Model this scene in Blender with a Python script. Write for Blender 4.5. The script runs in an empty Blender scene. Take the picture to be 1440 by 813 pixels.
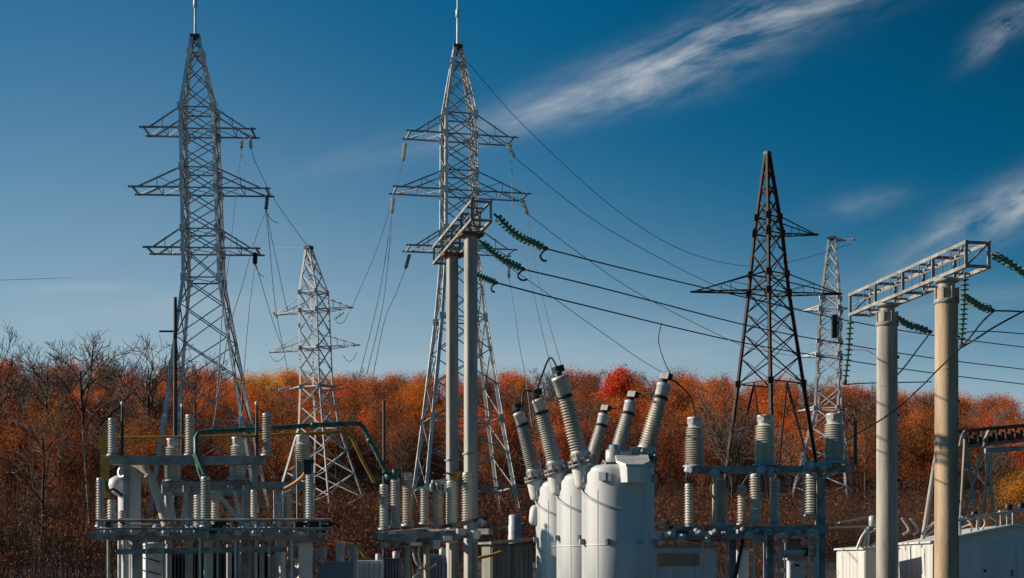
import bpy, math, random
from mathutils import Vector as V, Matrix, Euler, Quaternion
R = math.radians
scene = bpy.context.scene
COL = scene.collection
EYE = 1.7; FPX = 2000.0; CX = 720.0; HY = 785.0

def at(px, py, Y):
    """a point of the place: Y metres in front of the photographer"""
    return V(((px-CX)*Y/FPX, Y, EYE-(py-HY)*Y/FPX))
def sc(Y): return Y/FPX

# ------------------------------------------------------------------ materials
def mat(name, col, rough=0.6, metal=0.0, var=0.18, scale=3.0, bump=0.0, col2=None, bscale=None,
        streak=False, island=0.0, objvar=0.0, objval=0.0, trans=0.0, spec=None, detail=6):
    m = bpy.data.materials.new(name); m.use_nodes = True
    nt = m.node_tree; N = nt.nodes; L = nt.links
    b = N['Principled BSDF']; out = N['Material Output']
    b.inputs['Roughness'].default_value = rough; b.inputs['Metallic'].default_value = metal
    if spec is not None: b.inputs['Specular IOR Level'].default_value = spec
    tc = N.new('ShaderNodeTexCoord'); mp = N.new('ShaderNodeMapping')
    L.new(tc.outputs['Object'], mp.inputs['Vector'])
    if streak: mp.inputs['Scale'].default_value = (1, 1, 0.12)
    no = N.new('ShaderNodeTexNoise'); no.inputs['Scale'].default_value = scale; no.inputs['Detail'].default_value = detail
    no.inputs['Roughness'].default_value = 0.62
    L.new(mp.outputs['Vector'], no.inputs['Vector'])
    cr = N.new('ShaderNodeValToRGB')
    c1 = tuple(c*(1-var) for c in col)+(1,)
    c2 = tuple(min(1, c*(1+var)) for c in (col2 or col))+(1,)
    cr.color_ramp.elements[0].position = 0.32; cr.color_ramp.elements[0].color = c1
    cr.color_ramp.elements[1].position = 0.68; cr.color_ramp.elements[1].color = c2
    L.new(no.outputs['Fac'], cr.inputs['Fac'])
    src = cr.outputs['Color']
    if island or objvar or objval:
        hs = N.new('ShaderNodeHueSaturation')
        L.new(src, hs.inputs['Color'])
        if island:
            g = N.new('ShaderNodeNewGeometry'); mr = N.new('ShaderNodeMapRange')
            mr.inputs['To Min'].default_value = 1-island; mr.inputs['To Max'].default_value = 1+island
            L.new(g.outputs['Random Per Island'], mr.inputs['Value']); L.new(mr.outputs['Result'], hs.inputs['Value'])
        if objvar:
            oi = N.new('ShaderNodeObjectInfo'); mr2 = N.new('ShaderNodeMapRange')
            mr2.inputs['To Min'].default_value = 0.5-objvar; mr2.inputs['To Max'].default_value = 0.5+objvar
            L.new(oi.outputs['Random'], mr2.inputs['Value']); L.new(mr2.outputs['Result'], hs.inputs['Hue'])
        if objval:
            oi = N.new('ShaderNodeObjectInfo'); mr3 = N.new('ShaderNodeMapRange'); mr3.inputs['To Min'].default_value = 1-objval; mr3.inputs['To Max'].default_value = 1+objval*.5
            L.new(oi.outputs['Random'], mr3.inputs['Value']); L.new(mr3.outputs['Result'], hs.inputs['Value'])
        src = hs.outputs['Color']
    L.new(src, b.inputs['Base Color'])
    rr = N.new('ShaderNodeMapRange'); rr.inputs['To Min'].default_value = max(0.05, rough-0.12); rr.inputs['To Max'].default_value = min(1, rough+0.15)
    L.new(no.outputs['Fac'], rr.inputs['Value']); L.new(rr.outputs['Result'], b.inputs['Roughness'])
    if bump:
        n2 = N.new('ShaderNodeTexNoise'); n2.inputs['Scale'].default_value = bscale or scale*6; n2.inputs['Detail'].default_value = 4
        L.new(tc.outputs['Object'], n2.inputs['Vector'])
        bp = N.new('ShaderNodeBump'); bp.inputs['Strength'].default_value = bump; bp.inputs['Distance'].default_value = 0.02
        L.new(n2.outputs['Fac'], bp.inputs['Height']); L.new(bp.outputs['Normal'], b.inputs['Normal'])
    if trans:
        t = N.new('ShaderNodeBsdfTranslucent'); L.new(src, t.inputs['Color'])
        mx = N.new('ShaderNodeMixShader'); mx.inputs['Fac'].default_value = trans
        L.new(b.outputs['BSDF'], mx.inputs[1]); L.new(t.outputs['BSDF'], mx.inputs[2])
        L.new(mx.outputs['Shader'], out.inputs['Surface'])
    return m

M = dict(
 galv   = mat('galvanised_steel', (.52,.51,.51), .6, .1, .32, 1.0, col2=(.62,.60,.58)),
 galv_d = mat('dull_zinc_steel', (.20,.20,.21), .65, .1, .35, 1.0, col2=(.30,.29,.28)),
 galv_w = mat('pale_galvanised_steel', (.47,.465,.465), .6, .05, .22, 1.2),
 dark   = mat('rusty_dark_steel', (.018,.015,.014), .75, .1, .4, .8, col2=(.045,.025,.019)),
 rod    = mat('dark_rod_steel', (.05,.05,.055), .6, .3, .3, 2),
 steel  = mat('painted_grey_steel', (.19,.19,.195), .55, .05, .4, 2.5, bump=.15, col2=(.27,.265,.26)),
 steel_l= mat('light_grey_steel', (.33,.34,.35), .5, .15, .3, 3, bump=.1),
 beam   = mat('weathered_beam_steel', (.17,.165,.16), .65, .1, .35, 2.5, col2=(.27,.255,.235)),
 rust   = mat('red_rust_steel', (.16,.05,.025), .8, .05, .4, 2),
 conc   = mat('grey_concrete', (.31,.29,.26), .9, 0, .36, 2.6, bump=.5, bscale=22, streak=True, col2=(.36,.33,.28), detail=10),
 conc_d = mat('weathered_concrete', (.24,.235,.225), .92, 0, .38, 2.0, bump=.5, bscale=26, streak=True, col2=(.34,.325,.30)),
 conc_t = mat('tan_concrete', (.36,.23,.14), .9, 0, .38, 2.2, bump=.5, bscale=22, streak=True, col2=(.43,.32,.21), detail=10),
 porc   = mat('cream_porcelain', (.56,.51,.42), .30, 0, .30, 6.0, streak=True, col2=(.58,.54,.47), objval=.22),
 porc_g = mat('grey_porcelain', (.45,.44,.40), .3, 0, .30, 6.0, streak=True, objval=.22),
 porc_b = mat('buff_porcelain', (.52,.44,.34), .35, 0, .32, 6.0, streak=True, objval=.2),
 tank   = mat('tank_paint', (.42,.43,.435), .45, 0, .18, 1.3, bump=.08, bscale=5, streak=True, col2=(.57,.565,.56), detail=10),
 white  = mat('white_tank_paint', (.62,.62,.61), .42, 0, .12, 1.6, bump=.06, bscale=5, streak=True, col2=(.66,.65,.62)),
 cap    = mat('pale_cap_metal', (.50,.50,.48), .42, .15, .2, 5),
 kiosk  = mat('white_sheet_metal', (.56,.54,.51), .5, 0, .14, 1.4, streak=True, bump=.08, bscale=4),
 cabinet= mat('grey_cabinet_paint', (.62,.63,.65), .45, 0, .18, 2, streak=True),
 blue   = mat('blue_grey_paint', (.16,.21,.29), .45, 0, .25, 2),
 navy   = mat('dark_transformer_paint', (.055,.065,.085), .5, 0, .35, 2, streak=True),
 black  = mat('black_rubber', (.012,.012,.013), .5, 0, .3, 4),
 wire   = mat('dark_cable', (.035,.037,.045), .55, .2, .2, 2),
 wire_g = mat('grey_cable', (.16,.17,.19), .5, .3, .2, 2),
 glass  = mat('green_glass_disc', (.16,.32,.26), .12, 0, .15, 5, trans=.35, spec=.7),
 glass_w= mat('pale_glass_disc', (.62,.70,.66), .15, 0, .15, 5, trans=.4, spec=.7),
 green  = mat('green_paint', (.012,.085,.055), .5, 0, .55, 5, col2=(.03,.12,.085)),
 yellow = mat('ochre_paint', (.34,.19,.015), .5, 0, .35, 3),
 copper = mat('orange_cable', (.40,.17,.07), .5, .1, .2, 5),
 brown  = mat('brown_plate', (.36,.27,.22), .6, 0, .15, 8),
 orange = mat('orange_label', (.62,.30,.05), .6, 0, .1, 8),
 roofb  = mat('tan_roof_board', (.56,.38,.22), .8, 0, .25, 5, bump=.3),
 plank  = mat('grey_planks', (.23,.22,.185), .9, 0, .35, 3, bump=.4, streak=True, island=.3),
 woodp  = mat('pole_wood', (.10,.075,.06), .9, 0, .3, 3, bump=.4, streak=True),
 bark   = mat('grey_brown_bark', (.15,.11,.085), .95, 0, .3, 2.5, objvar=.008),
 bark_d = mat('dark_bark', (.060,.044,.036), .95, 0, .35, 2.5),
 twig   = mat('brown_twigs', (.17,.088,.050), .95, 0, .3, .6, objvar=.008),
 l_rust = mat('rust_leaves', (.54,.115,.020), .7, 0, .32, .07, col2=(.76,.185,.022), island=.45, objvar=.010, trans=.5),
 l_brown= mat('brown_leaves', (.19,.065,.022), .8, 0, .4, .45, col2=(.29,.088,.022), island=.45, objvar=.012, trans=.5),
 l_gold = mat('golden_leaves', (.70,.30,.03), .7, 0, .2, .3, col2=(.80,.38,.05), island=.3, trans=.5),
 l_red  = mat('scarlet_leaves', (.62,.050,.010), .6, 0, .4, .5, col2=(.66,.085,.012), island=.4, trans=.4),
 shrub  = mat('dry_undergrowth', (.105,.048,.024), .9, 0, .45, .22, col2=(.25,.075,.022), island=.5, trans=.35),
 thick  = mat('rust_thicket', (.34,.088,.024), .85, 0, .38, .05, col2=(.62,.15,.022), island=.5, trans=.45),
 stem   = mat('thin_stems', (.15,.095,.065), .95, 0, .35, .3, island=.4),
 soil   = mat('leaf_litter_soil', (.035,.022,.015), .95, 0, .4, .12, bump=.6, bscale=2, col2=(.06,.032,.018)),
 gravel = mat('substation_gravel', (.060,.050,.042), .95, 0, .3, 1.5, bump=.7, bscale=25),
)

# ------------------------------------------------------------------ mesh builder
class MB:
    def __init__(s): s.v = []; s.f = []; s.sm = []; s.pr = []
    def add(s, vs, fs, smooth=False):
        o = len(s.v); s.v += [tuple(v) for v in vs]; s.pr.append((o, len(s.v), len(s.f), len(s.f)+len(fs)))
        s.f += [tuple(i+o for i in f) for f in fs]; s.sm += [smooth]*len(fs)
        return s
    def box(s, c, size, rz=0.0, rot=None):
        hx, hy, hz = size[0]/2, size[1]/2, size[2]/2
        m = rot if rot is not None else Matrix.Rotation(rz, 3, 'Z')
        c = V(c)
        vs = [c+m@V((x, y, z)) for z in (-hz, hz) for (x, y) in ((-hx,-hy),(hx,-hy),(hx,hy),(-hx,hy))]
        return s.add(vs, [(3,2,1,0),(4,5,6,7),(0,1,5,4),(1,2,6,5),(2,3,7,6),(3,0,4,7)])
    def bar(s, p, q, w, h=None, up=(0,0,1)):
        p, q = V(p), V(q); d = q-p
        if d.length < 1e-6: return s
        d.normalize(); u = V(up)
        if abs(d.dot(u)) > .95: u = V((0,1,0)) if abs(d.y) < .9 else V((1,0,0))
        a = d.cross(u).normalized()*(w/2); b = a.cross(d).normalized()*((h or w)/2)
        vs = [p-a-b, p+a-b, p+a+b, p-a+b, q-a-b, q+a-b, q+a+b, q-a+b]
        return s.add(vs, [(3,2,1,0),(4,5,6,7),(0,1,5,4),(1,2,6,5),(2,3,7,6),(3,0,4,7)])
    def angle(s, p, q, w, t=None, up=(0,0,1), flip=1):
        """an L-section member"""
        p, q = V(p), V(q); d = (q-p)
        if d.length < 1e-6: return s
        d.normalize(); u = V(up)
        if abs(d.dot(u)) > .95: u = V((0,1,0))
        a = d.cross(u).normalized(); b = a.cross(d).normalized()*flip; t = t or w*.14
        for (cx_, cy_, wx, wy) in ((0, -w/2+t/2, w, t), (-w/2+t/2, t/2, t, w-t)):
            o = a*cx_+b*cy_; A = a*wx/2; B = b*wy/2
            vs = [p+o-A-B, p+o+A-B, p+o+A+B, p+o-A+B, q+o-A-B, q+o+A-B, q+o+A+B, q+o-A+B]
            s.add(vs, [(3,2,1,0),(4,5,6,7),(0,1,5,4),(1,2,6,5),(2,3,7,6),(3,0,4,7)])
        return s
    def tube(s, pts, r, n=6, r2=None, caps=True):
        pts = [V(p) for p in pts]; k = len(pts); vs = []; up = None
        for i, p in enumerate(pts):
            d = (pts[min(i+1, k-1)]-pts[max(i-1, 0)]).normalized()
            if up is None: up = V((0,0,1)) if abs(d.z) < .9 else V((1,0,0))
            a = d.cross(up).normalized(); b = a.cross(d).normalized(); up = b
            rr = r if r2 is None else r+(r2-r)*i/(k-1)
            vs += [p+(a*math.cos(t)+b*math.sin(t))*rr for t in [2*math.pi*j/n for j in range(n)]]
        fs = [(i*n+j, i*n+(j+1)%n, (i+1)*n+(j+1)%n, (i+1)*n+j) for i in range(k-1) for j in range(n)]
        fs = [tuple(reversed(f)) for f in fs]
        s.add(vs, fs, n > 4)
        if caps:
            s.add(vs[:n], [tuple(range(n))]); s.add(vs[-n:], [tuple(reversed(range(n)))])
        return s
    def lathe(s, prof, base=(0,0,0), axis=(0,0,1), n=24, smooth=True):
        """prof = [(r, h)...] from the bottom up"""
        ax = V(axis).normalized(); u = V((1,0,0)) if abs(ax.x) < .9 else V((0,1,0))
        b = ax.cross(u).normalized(); a = b.cross(ax).normalized(); base = V(base); vs = []
        for (r, h) in prof:
            vs += [base+ax*h+(a*math.cos(t)+b*math.sin(t))*r for t in [2*math.pi*j/n for j in range(n)]]
        k = len(prof)
        fs = [(i*n+j, i*n+(j+1)%n, (i+1)*n+(j+1)%n, (i+1)*n+j) for i in range(k-1) for j in range(n)]
        s.add(vs, fs, smooth)
        if prof[0][0] > 1e-4: s.add(vs[:n], [tuple(reversed(range(n)))])
        if prof[-1][0] > 1e-4: s.add(vs[-n:], [tuple(range(n))])
        return s
    def build_each(s, name, m, parent=None, gap=.012):
        """every group of touching primitives becomes a part of its own"""
        bb = []
        for (a, b, fa, fb) in s.pr:
            vs = s.v[a:b]; bb.append([[min(v[i] for v in vs)-gap for i in range(3)], [max(v[i] for v in vs)+gap for i in range(3)]])
        par = list(range(len(bb)))
        def find(i):
            while par[i] != i: i = par[i]
            return i
        for i in range(len(bb)):
            for j in range(i):
                if all(bb[i][0][q] <= bb[j][1][q] and bb[j][0][q] <= bb[i][1][q] for q in range(3)): par[find(i)] = find(j)
        groups = {}
        for i in range(len(bb)): groups.setdefault(find(i), []).append(i)
        out = []
        for ids in groups.values():
            b = MB()
            for i in ids:
                a, e, fa, fe = s.pr[i]; o = len(b.v)
                b.v += s.v[a:e]; b.f += [tuple(k-a+o for k in f) for f in s.f[fa:fe]]; b.sm += s.sm[fa:fe]
            out.append(b.build(name, m, parent))
        return out
    def build(s, name, m, parent=None, loc=None, bevel=0):
        me = bpy.data.meshes.new(name); me.from_pydata(s.v, [], s.f)
        me.polygons.foreach_set('use_smooth', s.sm)
        me.materials.append(m); me.update()
        o = bpy.data.objects.new(name, me); COL.objects.link(o)
        if parent is not None: o.parent = parent
        if loc is not None: o.location = loc
        if bevel:
            bv = o.modifiers.new('bevel', 'BEVEL'); bv.width = bevel; bv.segments = 2; bv.limit_method = 'ANGLE'; bv.angle_limit = R(40)
        return o

def tag(o, label, cat, group=None, kind=None):
    if label: o['label'] = label
    if cat: o['category'] = cat
    if group: o['group'] = group
    if kind: o['kind'] = kind
    return o
def thing(name, label, cat, loc=(0,0,0), rz=0, group=None):
    o = bpy.data.objects.new(name, None); COL.objects.link(o)
    o.location = loc; o.rotation_euler = (0,0,rz); o.empty_display_size = .3
    return tag(o, label, cat, group)
def structure(o): o['kind'] = 'structure'; return o

def smooth_path(pts, k=8):
    pts = [V(p) for p in pts]
    if len(pts) < 3: return [pts[0].lerp(pts[-1], i/k) for i in range(k+1)]
    P = [pts[0]*2-pts[1]]+pts+[pts[-1]*2-pts[-2]]; out = []
    for i in range(1, len(P)-2):
        a, b, c, d = P[i-1:i+3]
        for j in range(k):
            t = j/k
            out.append(.5*((2*b)+(c-a)*t+(2*a-5*b+4*c-d)*t*t+(3*b-a-3*c+d)*t**3))
    out.append(pts[-1]); return out

# ------------------------------------------------------------------ the ground
def rise(y): return max(0.0, .065*y-2.8) if y < 300 else 16.7
def hill(x, y):
    if y < 125: return rise(y)
    t = min(1.0, (y-125)/150.0); t = t*t*(3-2*t)
    u = x/max(y, 1)*2000+720
    k = 13.6-max(0.0, min(1.0, (u-950)/520))*5.6 + max(0.0, min(1.0, (330-u)/330))*2.6
    return rise(y) + k*t + .7*t*math.sin(x*.07+1.3)*math.sin(y*.05)
g = MB()
xs = [-1600,-900,-500,-320]+[-260+13*i for i in range(41)]+[320,500,900,1600]
ys = [-120,-40,10,30,43,50,60,70,80,90,100,110,118]+[125+8*i for i in range(22)]+[310,360,450,700,1200,2200]
for y in ys:
    for x in xs: g.v.append((x, y, hill(x, y)))
nx = len(xs)
for j in range(len(ys)-1):
    for i in range(nx-1):
        g.f.append((j*nx+i, j*nx+i+1, (j+1)*nx+i+1, (j+1)*nx+i)); g.sm.append(True)
structure(g.build('ground', M['soil']))
structure(MB().add([(-30,12,.004),(34,12,.004),(34,43,.004),(-30,43,.004)], [(0,1,2,3)]).build('gravel_yard', M['gravel']))

# ------------------------------------------------------------------ lattice pylons
def interp(tab, z):
    for (a, b) in zip(tab, tab[1:]):
        if a[0] <= z <= b[0]:
            t = (z-a[0])/(b[0]-a[0]); return [a[k]+(b[k]-a[k])*t for k in range(1, len(a))]
    return list(tab[-1][1:]) if z > tab[-1][0] else list(tab[0][1:])

def pylon(label, base, rz, prof, panels, belts, arms, m, legw, brw, cat='pylon', rod=None, arm_m=None, br_m=None, plate=2.0, square_arms=True, arm_rz=None, single=()):
    """prof: (z, lean, halfwidth); panels: heights where bracing nodes sit; arms: (z, dz, reach_left, reach_right)"""
    root = thing('lattice_pylon', label, cat, base)
    cr, sr = math.cos(rz), math.sin(rz)
    def cn(i, z):
        lean, hw = interp(prof, z); x, y = ((-hw,-hw),(hw,-hw),(hw,hw),(-hw,hw))[i]
        return V((lean+x*cr-y*sr, x*sr+y*cr, z))
    zs = [p[0] for p in prof]
    for i in range(4):
        b = MB()
        for a, c in zip(zs, zs[1:]):
            sgn = (1 if i in (0, 3) else -1)
            b.angle(cn(i, a), cn(i, c), legw*(1.15 if c < zs[-1]*.5 else 1), legw*.22, up=(cr*sgn, sr*sgn, 0))
        # gusset collars at the splices
        for z in zs[1:-1]:
            p = cn(i, z); b.bar(p-V((0,0,legw*.9)), p+V((0,0,legw*.9)), legw*1.35)
        for z in belts:
            p = cn(i, z); b.bar(p-V((0,0,legw*1.1)), p+V((0,0,legw*1.1)), legw*plate*.75, legw*plate*.75)
        b.bar(cn(i, zs[0])-V((0,0,.6)), cn(i, zs[0])+V((0,0,.15)), legw*3)
        b.build('leg', m, root)
    br = MB(); k = 0
    for a, c in zip(panels, panels[1:]):
        for i in range(4):
            j = (i+1) % 4; k += 1
            if a in single:
                if k % 2: br.angle(cn(i, a), cn(j, c), brw, brw*.2)
                else: br.angle(cn(j, a), cn(i, c), brw, brw*.2)
            else:
                br.angle(cn(i, a), cn(j, c), brw, brw*.2); br.angle(cn(j, a), cn(i, c), brw, brw*.2)
    br.build('bracing', br_m or m, root)
    for z in belts:
        bl = MB(); q = [cn(i, z) for i in range(4)]
        for i in range(4): bl.angle(q[i], q[(i+1) % 4], brw*1.3, brw*.28)
        bl.bar(q[0], q[2], brw*.6)
        bl.build('belt', br_m or m, root)
    ca, sa = (math.cos(arm_rz), math.sin(arm_rz)) if arm_rz is not None else (cr, sr)
    for (z, dz, Ll, Lr) in arms:
        for side, Lg in ((-1, Ll), (1, Lr)):
            if not Lg: continue
            ax = V((ca*side, sa*side, 0)); ay = V((-sa, ca, 0))
            lean, hw = interp(prof, z); cc = V((lean, 0, z)); b = MB()
            order = sorted(range(4), key=lambda i: -(cn(i, z)-cc).dot(ax))[:2]
            order.sort(key=lambda i: (cn(i, z)-cc).dot(ay))
            tips = []
            for n_, i in enumerate(order):
                off = (-1, 1)[n_]*(hw*.96 if square_arms else .12)
                tip = cc+ax*Lg+ay*off; tips.append(tip)
                root_p = cn(i, z); top_p = cn(i, z+dz)
                over = tip+ax*(.35 if square_arms else .25)
                b.angle(root_p, over, legw*.50, legw*.12)
                b.angle(top_p, tip-ax*(.45 if square_arms else .1)+V((0,0,.03)), legw*.42, legw*.1)
                nb = 2
                for q in range(1, nb):
                    t = q/nb
                    p1 = root_p.lerp(tip, t); p2 = top_p.lerp(tip, t)
                    b.angle(p1, p2, brw*.6, brw*.14)
                    if Lg > 5: b.angle(p2, root_p.lerp(tip, t-1/nb), brw*.55, brw*.14)
            a0, a1 = cn(order[0], z), cn(order[1], z)
            b.bar(a0.lerp(tips[0], .5), a1.lerp(tips[1], .5), brw*.6)
            b.bar(a0, a1.lerp(tips[1], .5), brw*.5); b.bar(a0.lerp(tips[0], .5), tips[1], brw*.5)
            b.bar(tips[0]-ay*.15, tips[1]+ay*.15, legw*.5)
            b.build('crossarm', arm_m or m, root)
    zt = zs[-1]; lean, hw = interp(prof, zt)
    MB().box((lean, 0, zt+.06), (hw*2+.3, hw*2+.3, .28), rz).build('top_plate', M['rod'], root)
    if rod:
        mb = MB(); mb.tube([(lean, 0, zt+.1), (lean, 0, zt+rod*.42)], .10, 8, .085)
        mb.lathe([(.10,0),(.16,.03),(.16,.62),(.10,.65)], (lean, 0, zt+rod*.42), n=8)
        mb.tube([(lean, 0, zt+rod*.42+.6), (lean, 0, zt+rod)], .075, 8, .04)
        mb.build('lightning_rod', M['galv'], root)
    return root, cn

def frange(a, b, n): return [a+(b-a)*i/n for i in range(n+1)]
def px_x(px, Y): return (px-CX)*Y/FPX

# leftmost pylon
YA = 112.0; XA = px_x(294, YA)
def lean(px, Y, X): return px_x(px, Y)-X
profA = [(0, lean(299,YA,XA), 4.15), (7.8, lean(294,YA,XA), 2.95), (19.1, lean(287,YA,XA), 1.36), (32.4, lean(280,YA,XA), 1.24), (38.2, lean(274.5,YA,XA), .22)]
pA, cA = pylon('tall pale grey lattice pylon with three pairs of crossarms, leftmost in the yard', (XA, YA, rise(YA)), R(3), profA,
      [0, 4.2, 7.8, 11.4, 14.4, 17.0, 19.1, 21.4, 22.95, 24.5, 26.1, 27.7, 29.2, 30.7, 32.4, 34.2, 35.8, 37.2, 38.1], [7.8, 19.1, 21.4, 22.9, 26.1, 27.7, 30.7, 32.4, 36.9],
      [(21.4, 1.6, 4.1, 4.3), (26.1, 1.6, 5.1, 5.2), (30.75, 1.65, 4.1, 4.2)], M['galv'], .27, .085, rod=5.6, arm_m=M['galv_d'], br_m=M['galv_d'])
# central pylon
YB = 115.0; XB = px_x(650, YB)
profB = [(0, lean(652,YB,XB), 3.85), (8.2, lean(649,YB,XB), 2.75), (16.3, lean(647,YB,XB), 1.75), (21.2, lean(646,YB,XB), 1.30), (32.7, lean(645,YB,XB), 1.2), (38.3, lean(643.5,YB,XB), .22)]
pB, cB = pylon('tall pale grey lattice pylon with three pairs of crossarms, behind the twin concrete poles', (XB, YB, rise(YB)), R(12), profB,
      [0, 2.6, 5.4, 8.2, 11, 13.7, 16.3, 18.8, 21.2, 22.9, 24.7, 26.5, 28, 29.5, 31, 32.7, 34.5, 36, 37.3, 38.2], [2.6, 8.2, 16.3, 21.9, 23.4, 26.5, 28.1, 31, 32.7, 37],
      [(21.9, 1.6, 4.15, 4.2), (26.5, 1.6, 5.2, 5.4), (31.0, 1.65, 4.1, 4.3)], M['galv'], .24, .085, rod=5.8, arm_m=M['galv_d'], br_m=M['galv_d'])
# small pylon between them
YC = 125.0; XC = px_x(448, YC)
profC = [(0, lean(452,YC,XC), 3.0), (7.9, lean(448.5,YC,XC), 1.22), (11.4, lean(445,YC,XC), .98), (19.7, lean(441,YC,XC), .88), (23.6, lean(434,YC,XC), .16)]
pC, cC = pylon('small pale lattice pylon with drooping crossarm tips, between the two tall grey pylons', (XC, YC, rise(YC)), R(-28), profC,
      [0, 1.8, 3.9, 5.9, 7.9, 9.7, 11.4, 13, 14.8, 16.4, 18.1, 19.7, 21.2, 22.4, 23.5], [7.9, 11.4, 14.8, 18.1, 19.7],
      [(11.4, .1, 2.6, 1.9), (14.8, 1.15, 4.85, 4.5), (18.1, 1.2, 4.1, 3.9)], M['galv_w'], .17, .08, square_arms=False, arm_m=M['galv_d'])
# dark rusty pylon
YD = 130.0; XD = px_x(1084, YD)
profD = [(0, lean(1086,YD,XD), 3.3), (12.0, lean(1083.5,YD,XD), 2.08), (20.3, lean(1081,YD,XD), 1.28), (26.0, lean(1080.5,YD,XD), .86), (33.0, lean(1079,YD,XD), .12)]
pD, cD = pylon('dark rusty lattice pylon with a single upper arm, right of centre', (XD, YD, rise(YD)), R(35), profD,
      [12.0, 14.4, 16.6, 18.5, 20.3, 22, 23.9, 25.7, 27.2, 28.8, 30.3, 31.6, 32.6], [12.0, 20.3, 22.0, 25.7, 27.2],
      [(20.3, 1.75, 7.0, 6.6), (25.7, 1.6, 0, 4.4)], M['dark'], .25, .095, square_arms=False, arm_rz=R(4), plate=2.6)
fk = MB()
for i in range(4):
    a_, b_ = cD(i, 12.0), cD((i+1) % 4, 12.0); mid = a_.lerp(b_, .5); f0, f1 = cD(i, 0), cD((i+1) % 4, 0)
    fk.angle(mid, f0.lerp(f1, .04), .11, .03); fk.angle(mid, f1.lerp(f0, .04), .11, .03)
    for t in (.35, .68): fk.bar(a_.lerp(f0, t), mid.lerp(f0, t), .06); fk.bar(b_.lerp(f1, t), mid.lerp(f1, t), .06)
fk.build('leg_fork', M['dark'], pD)
# far white pylon
YE = 150.0; XE = px_x(1163, YE)
profE = [(0, lean(1156,YE,XE), 3.0), (10.5, lean(1164,YE,XE), 1.18), (16.1, lean(1166,YE,XE), 1.10), (21.0, lean(1168,YE,XE), 1.0), (28.4, lean(1170,YE,XE), .3)]
pE, cE = pylon('slender white lattice pylon standing far behind the dark rusty one', (XE, YE, rise(YE)), R(-20), profE,
      [0, 2.2, 4.4, 6.5, 8.5, 10.5, 12.4, 14.3, 16.1, 17.8, 19.4, 21, 22.6, 24.2, 25.6, 27, 28.3], [10.5, 16.1, 17.6, 21, 22.2],
      [(10.4, .3, 2.8, 1.6), (16.1, .35, 2.9, 1.6), (21.0, .35, 2.8, 1.5), (28.2, .2, 0, 2.2)], M['galv_w'], .22, .11, square_arms=False)
MB().box((lean(1170,YE,XE), -1.15, 19.0), (.55,.5,2.4)).build('equipment_box', M['black'], pE)

# ------------------------------------------------------------------ insulator strings
def string_mesh(p, q, n, rd, m_disc, m_fit, root):
    p, q = V(p), V(q); d = (q-p); L_ = d.length; d.normalize()
    b = MB(); st = L_*.88/n; o = L_*.06
    for i in range(n):
        c = p+d*(o+st*i)
        b.lathe([(rd*.22,0),(rd*.55,st*.22),(rd*1.0,st*.42),(rd*.95,st*.5),(rd*.35,st*.52)], c, d, 14)
    b.build('glass_discs', m_disc, root)
    f = MB(); f.tube([p, q], rd*.17, 6)
    f.lathe([(rd*.2,0),(rd*.42,.03),(rd*.42,L_*.05),(rd*.2,L_*.06)], q-d*L_*.05, d, 8)
    f.build('fittings', m_fit, root)
SG = 'insulator strings on the pylon crossarms'
def hang_string(p, q, label, n=7, rd=.14, m=None, group=SG, horn=None):
    p, q = V(p), V(q)
    r = thing('insulator_string', label, 'insulator', p, group=group)
    string_mesh(V((0,0,0)), q-p, n, rd, m or M['glass_w'], M['rod'], r)
    if horn:
        MB().tube(smooth_path([V(h)-p for h in horn], 5), .022, 6).build('jumper_tail', M['wire'], r)
    return r
wc = [0]
def wire(pts, r, label, m=None, name='power_line', cat='cable', k=10, group=None):
    path = smooth_path(pts, k); o = path[0].copy()
    ob = MB().tube([p-o for p in path], r, 6).build(name, m or M['wire_g'], loc=o)
    return tag(ob, label, cat, group)

tip = lambda px, py, Y: at(px, py, Y)
A1 = hang_string(tip(340,197,112), tip(339.5,209,111.6), 'inner of two short strings under the right end of the top arm, leftmost pylon', 6)
hang_string(tip(352,194,111), tip(353,209,110.6), 'outer of two short strings under the right end of the top arm, leftmost pylon', 6)
hang_string(tip(376,274,111), tip(374,296,110.6), 'dark string hanging from the right end of the middle arm, leftmost pylon', 8, .16, M['glass'])
hang_string(tip(359,355,111), tip(358.5,372,110.6), 'stubby dark string hanging from the right end of the bottom arm, leftmost pylon', 6, .2, M['black'])
hang_string(tip(570,200,115), tip(567,226,114), 'pale string at the left end of the top arm, pylon behind the twin poles', 8, .17)
hang_string(tip(553,277,115), tip(551,300,114), 'pale string at the left end of the middle arm, pylon behind the twin poles', 8, .17)
hang_string(tip(576,357,115), tip(570,378,114), 'dark string at the left end of the bottom arm, pylon behind the twin poles', 7, .17, M['glass'])
hang_string(tip(712,200,115), tip(723,221,114), 'pale slanting string at the right end of the top arm, pylon behind the twin poles', 7, .17)
hang_string(tip(732,278,115), tip(742,301,114), 'pale slanting string at the right end of the middle arm, pylon behind the twin poles', 8, .18)
hang_string(tip(714,362,115), tip(716,392,114), 'pale string at the right end of the bottom arm, pylon behind the twin poles', 8, .15)
hang_string(tip(384,439,125), tip(390,447,124.6), 'tiny string at the left tip of the upper arm, small pylon', 4, .13)
hang_string(tip(484,439,125), tip(470,449,124.6), 'tiny string at the right tip of the upper arm, small pylon', 4, .13)
hang_string(tip(487,545,124), tip(467,549,124), 'white string stretched to the right of the lowest arm, small pylon', 8, .16)
hang_string(tip(390,549,124), tip(412,544,124), 'white string stretched to the left of the lowest arm, small pylon', 8, .16)

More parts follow.
